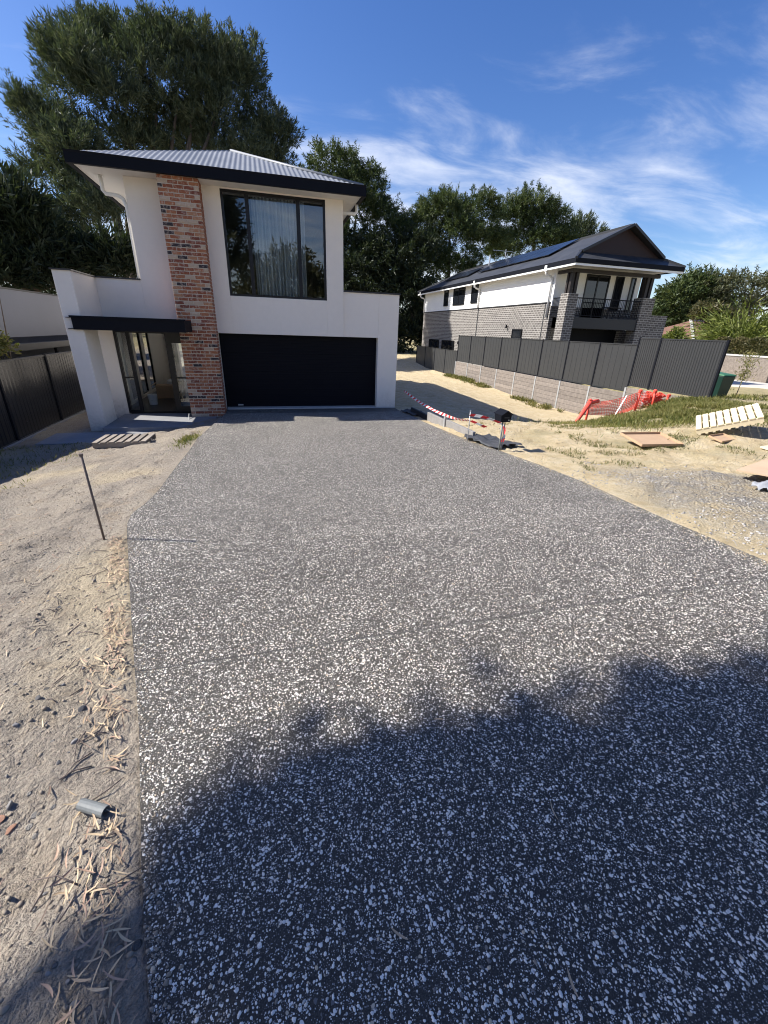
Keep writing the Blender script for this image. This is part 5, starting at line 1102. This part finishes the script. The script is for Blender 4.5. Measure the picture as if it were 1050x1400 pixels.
# stones
def stone_mesh(seed, mat):
    r = random.Random(seed); bm = bmesh.new(); bmesh.ops.create_icosphere(bm, subdivisions=2, radius=1)
    cuts_ = [(Vector((r.gauss(0,1),r.gauss(0,1),r.gauss(0,1))).normalized(), r.uniform(.55,.9)) for _ in range(9)]
    for v_ in bm.verts:
        for nn, dd in cuts_:
            e = v_.co.dot(nn)
            if e > dd: v_.co -= nn*(e-dd)*.9
        v_.co = Vector((v_.co.x, v_.co.y*.8, v_.co.z*.62))
    me = bpy.data.meshes.new('stone'); bm.to_mesh(me); bm.free(); me.materials.append(mat); return me
sms = [stone_mesh(i, M['rock']) for i in range(6)]; rms = [stone_mesh(i+9, M['redrock']) for i in range(3)]
spots = []
for k in range(46):
    y = .62+1.5*random.random()**1.3; x = float(XL(y))-.12-.75*random.random()-.05*y; spots.append((x, y, .006+.013*random.random()**2))
for x, y, r in spots:
    o = link('stone', random.choice(sms), None, (x, y, gz(x,y)+r*.25)); o.scale = (r*1.3,r*1.3,r*1.2); o.rotation_euler = (random.random(),random.random(),random.random()*6); tag(o, 'small grey stone on the bare soil left of the driveway', 'stone', 'stones on the left soil')
for k, (x, y, r) in enumerate(((-1.12,1.30,.035),(-1.17,1.36,.03),(-1.06,1.27,.022),(-1.02,.98,.022),(-1.05,1.02,.016),(-.94,.74,.014))):
    o = link('rubble_lump', random.choice(rms), None, (x, y, gz(x,y)+r*.0)); o.scale = (r*1.0,r*.9,r*.35); o.rotation_euler = (0,0,random.random()*6); tag(o, 'crumbly orange red rubble lump on the left soil', 'rubble', 'orange rubble lumps')
def gravel(n, fx, fy, rmin, rmax, name, label, mat, seed, ok=None):
    V0 = np.array([v_.co for v_ in sms[seed % 6].vertices]); bm = bmesh.new(); bmesh.ops.create_icosphere(bm, subdivisions=1, radius=1); V0 = np.array([v_.co[:] for v_ in bm.verts]); F0 = np.array([[q.index for q in f_.verts] for f_ in bm.faces]); bm.free()
    x, y = fx(n), fy(n)
    if ok is not None: m_ = ok(x, y); x, y = x[m_], y[m_]
    n = len(x); r = rmin+(rmax-rmin)*rng.random(n)**2.5; th = rng.random(n)*6.28; V = V0[None]*(1+.35*(rng.random((n,len(V0),1))-.5))*np.stack([r, r*(.6+.4*rng.random(n)), r*.6], -1)[:,None,:]
    c, s = np.cos(th)[:,None], np.sin(th)[:,None]; V = np.stack([V[...,0]*c-V[...,1]*s, V[...,0]*s+V[...,1]*c, V[...,2]], -1)+np.stack([x, y, ground(x,y)+r*.1], -1)[:,None,:]
    me = np_mesh(name, V.reshape(-1,3), (F0[None]+np.arange(n)[:,None,None]*len(V0)).reshape(-1,3), mat); tag(link(name, me), label, 'gravel', kind='stuff')
gravel(12000, lambda n: -4.2+3.9*rng.random(n), lambda n: .4+6.5*rng.random(n)**1.4, .002, .013, 'gravel', 'fine grey stones and clods in the left soil', plain('soil_clods', (.27,.225,.17), .95, .3, 30), 1, lambda x, y: (x < XL(y)-.03) & (vnoise(x,y,2.2,41)+.4*vnoise(x,y,6,42) > -.12))
gravel(9000, lambda n: 4.3+5.5*rng.random(n), lambda n: .8+5.2*rng.random(n), .005, .020, 'gravel', 'loose grey gravel spread right of the driveway', plain('loose_gravel', (.36,.34,.31), .95, .35, 30), 2, lambda x, y: (x > XR(y)+.02) & (vnoise(x,y,.8,43)+.4*vnoise(x,y,3,44)-(y-3.6)*.25 > -.1))
gravel(2500, lambda n: 4.4+8*rng.random(n), lambda n: 5+8*rng.random(n), .006, .026, 'gravel', 'scattered clods on the sandy ground by the letterbox', plain('sand_clods', (.44,.34,.20), .95, .3, 30), 3, lambda x, y: (x > XR(y)+.05) & (vnoise(x,y,1.5,45) > .05))
# crumbs of soil and sand spilled over the slab margins
def crumbs(n, left, name, label, mat):
    y = .5+9.5*rng.random(n)**1.2; o = np.abs(rng.normal(size=n))*.045; x = XL(y)+o if left else XR(y)-o*1.6; m_ = vnoise(x*0, y, 1.6, 51 if left else 52)+.3*rng.random(n) > .05; x, y = x[m_], y[m_]; n = len(x); r = .0015+.005*rng.random(n)**3
    bm = bmesh.new(); bmesh.ops.create_icosphere(bm, subdivisions=1, radius=1); V0 = np.array([v_.co[:] for v_ in bm.verts]); F0 = np.array([[q.index for q in f_.verts] for f_ in bm.faces]); bm.free()
    V = V0[None]*(1+.4*(rng.random((n,len(V0),1))-.5))*np.stack([r*1.3, r, r*.7], -1)[:,None,:]+np.stack([x, y, DZ(y)+r*.2], -1)[:,None,:]
    tag(link(name, np_mesh(name, V.reshape(-1,3), (F0[None]+np.arange(n)[:,None,None]*len(V0)).reshape(-1,3), mat)), label, 'soil', kind='stuff')
crumbs(3500, True, 'soil_crumbs', 'soil crumbs spilled over the left margin of the driveway', bpy.data.materials['soil_clods'])
crumbs(3500, False, 'soil_crumbs', 'sandy crumbs spilled over the right margin of the driveway', bpy.data.materials['sand_clods'])
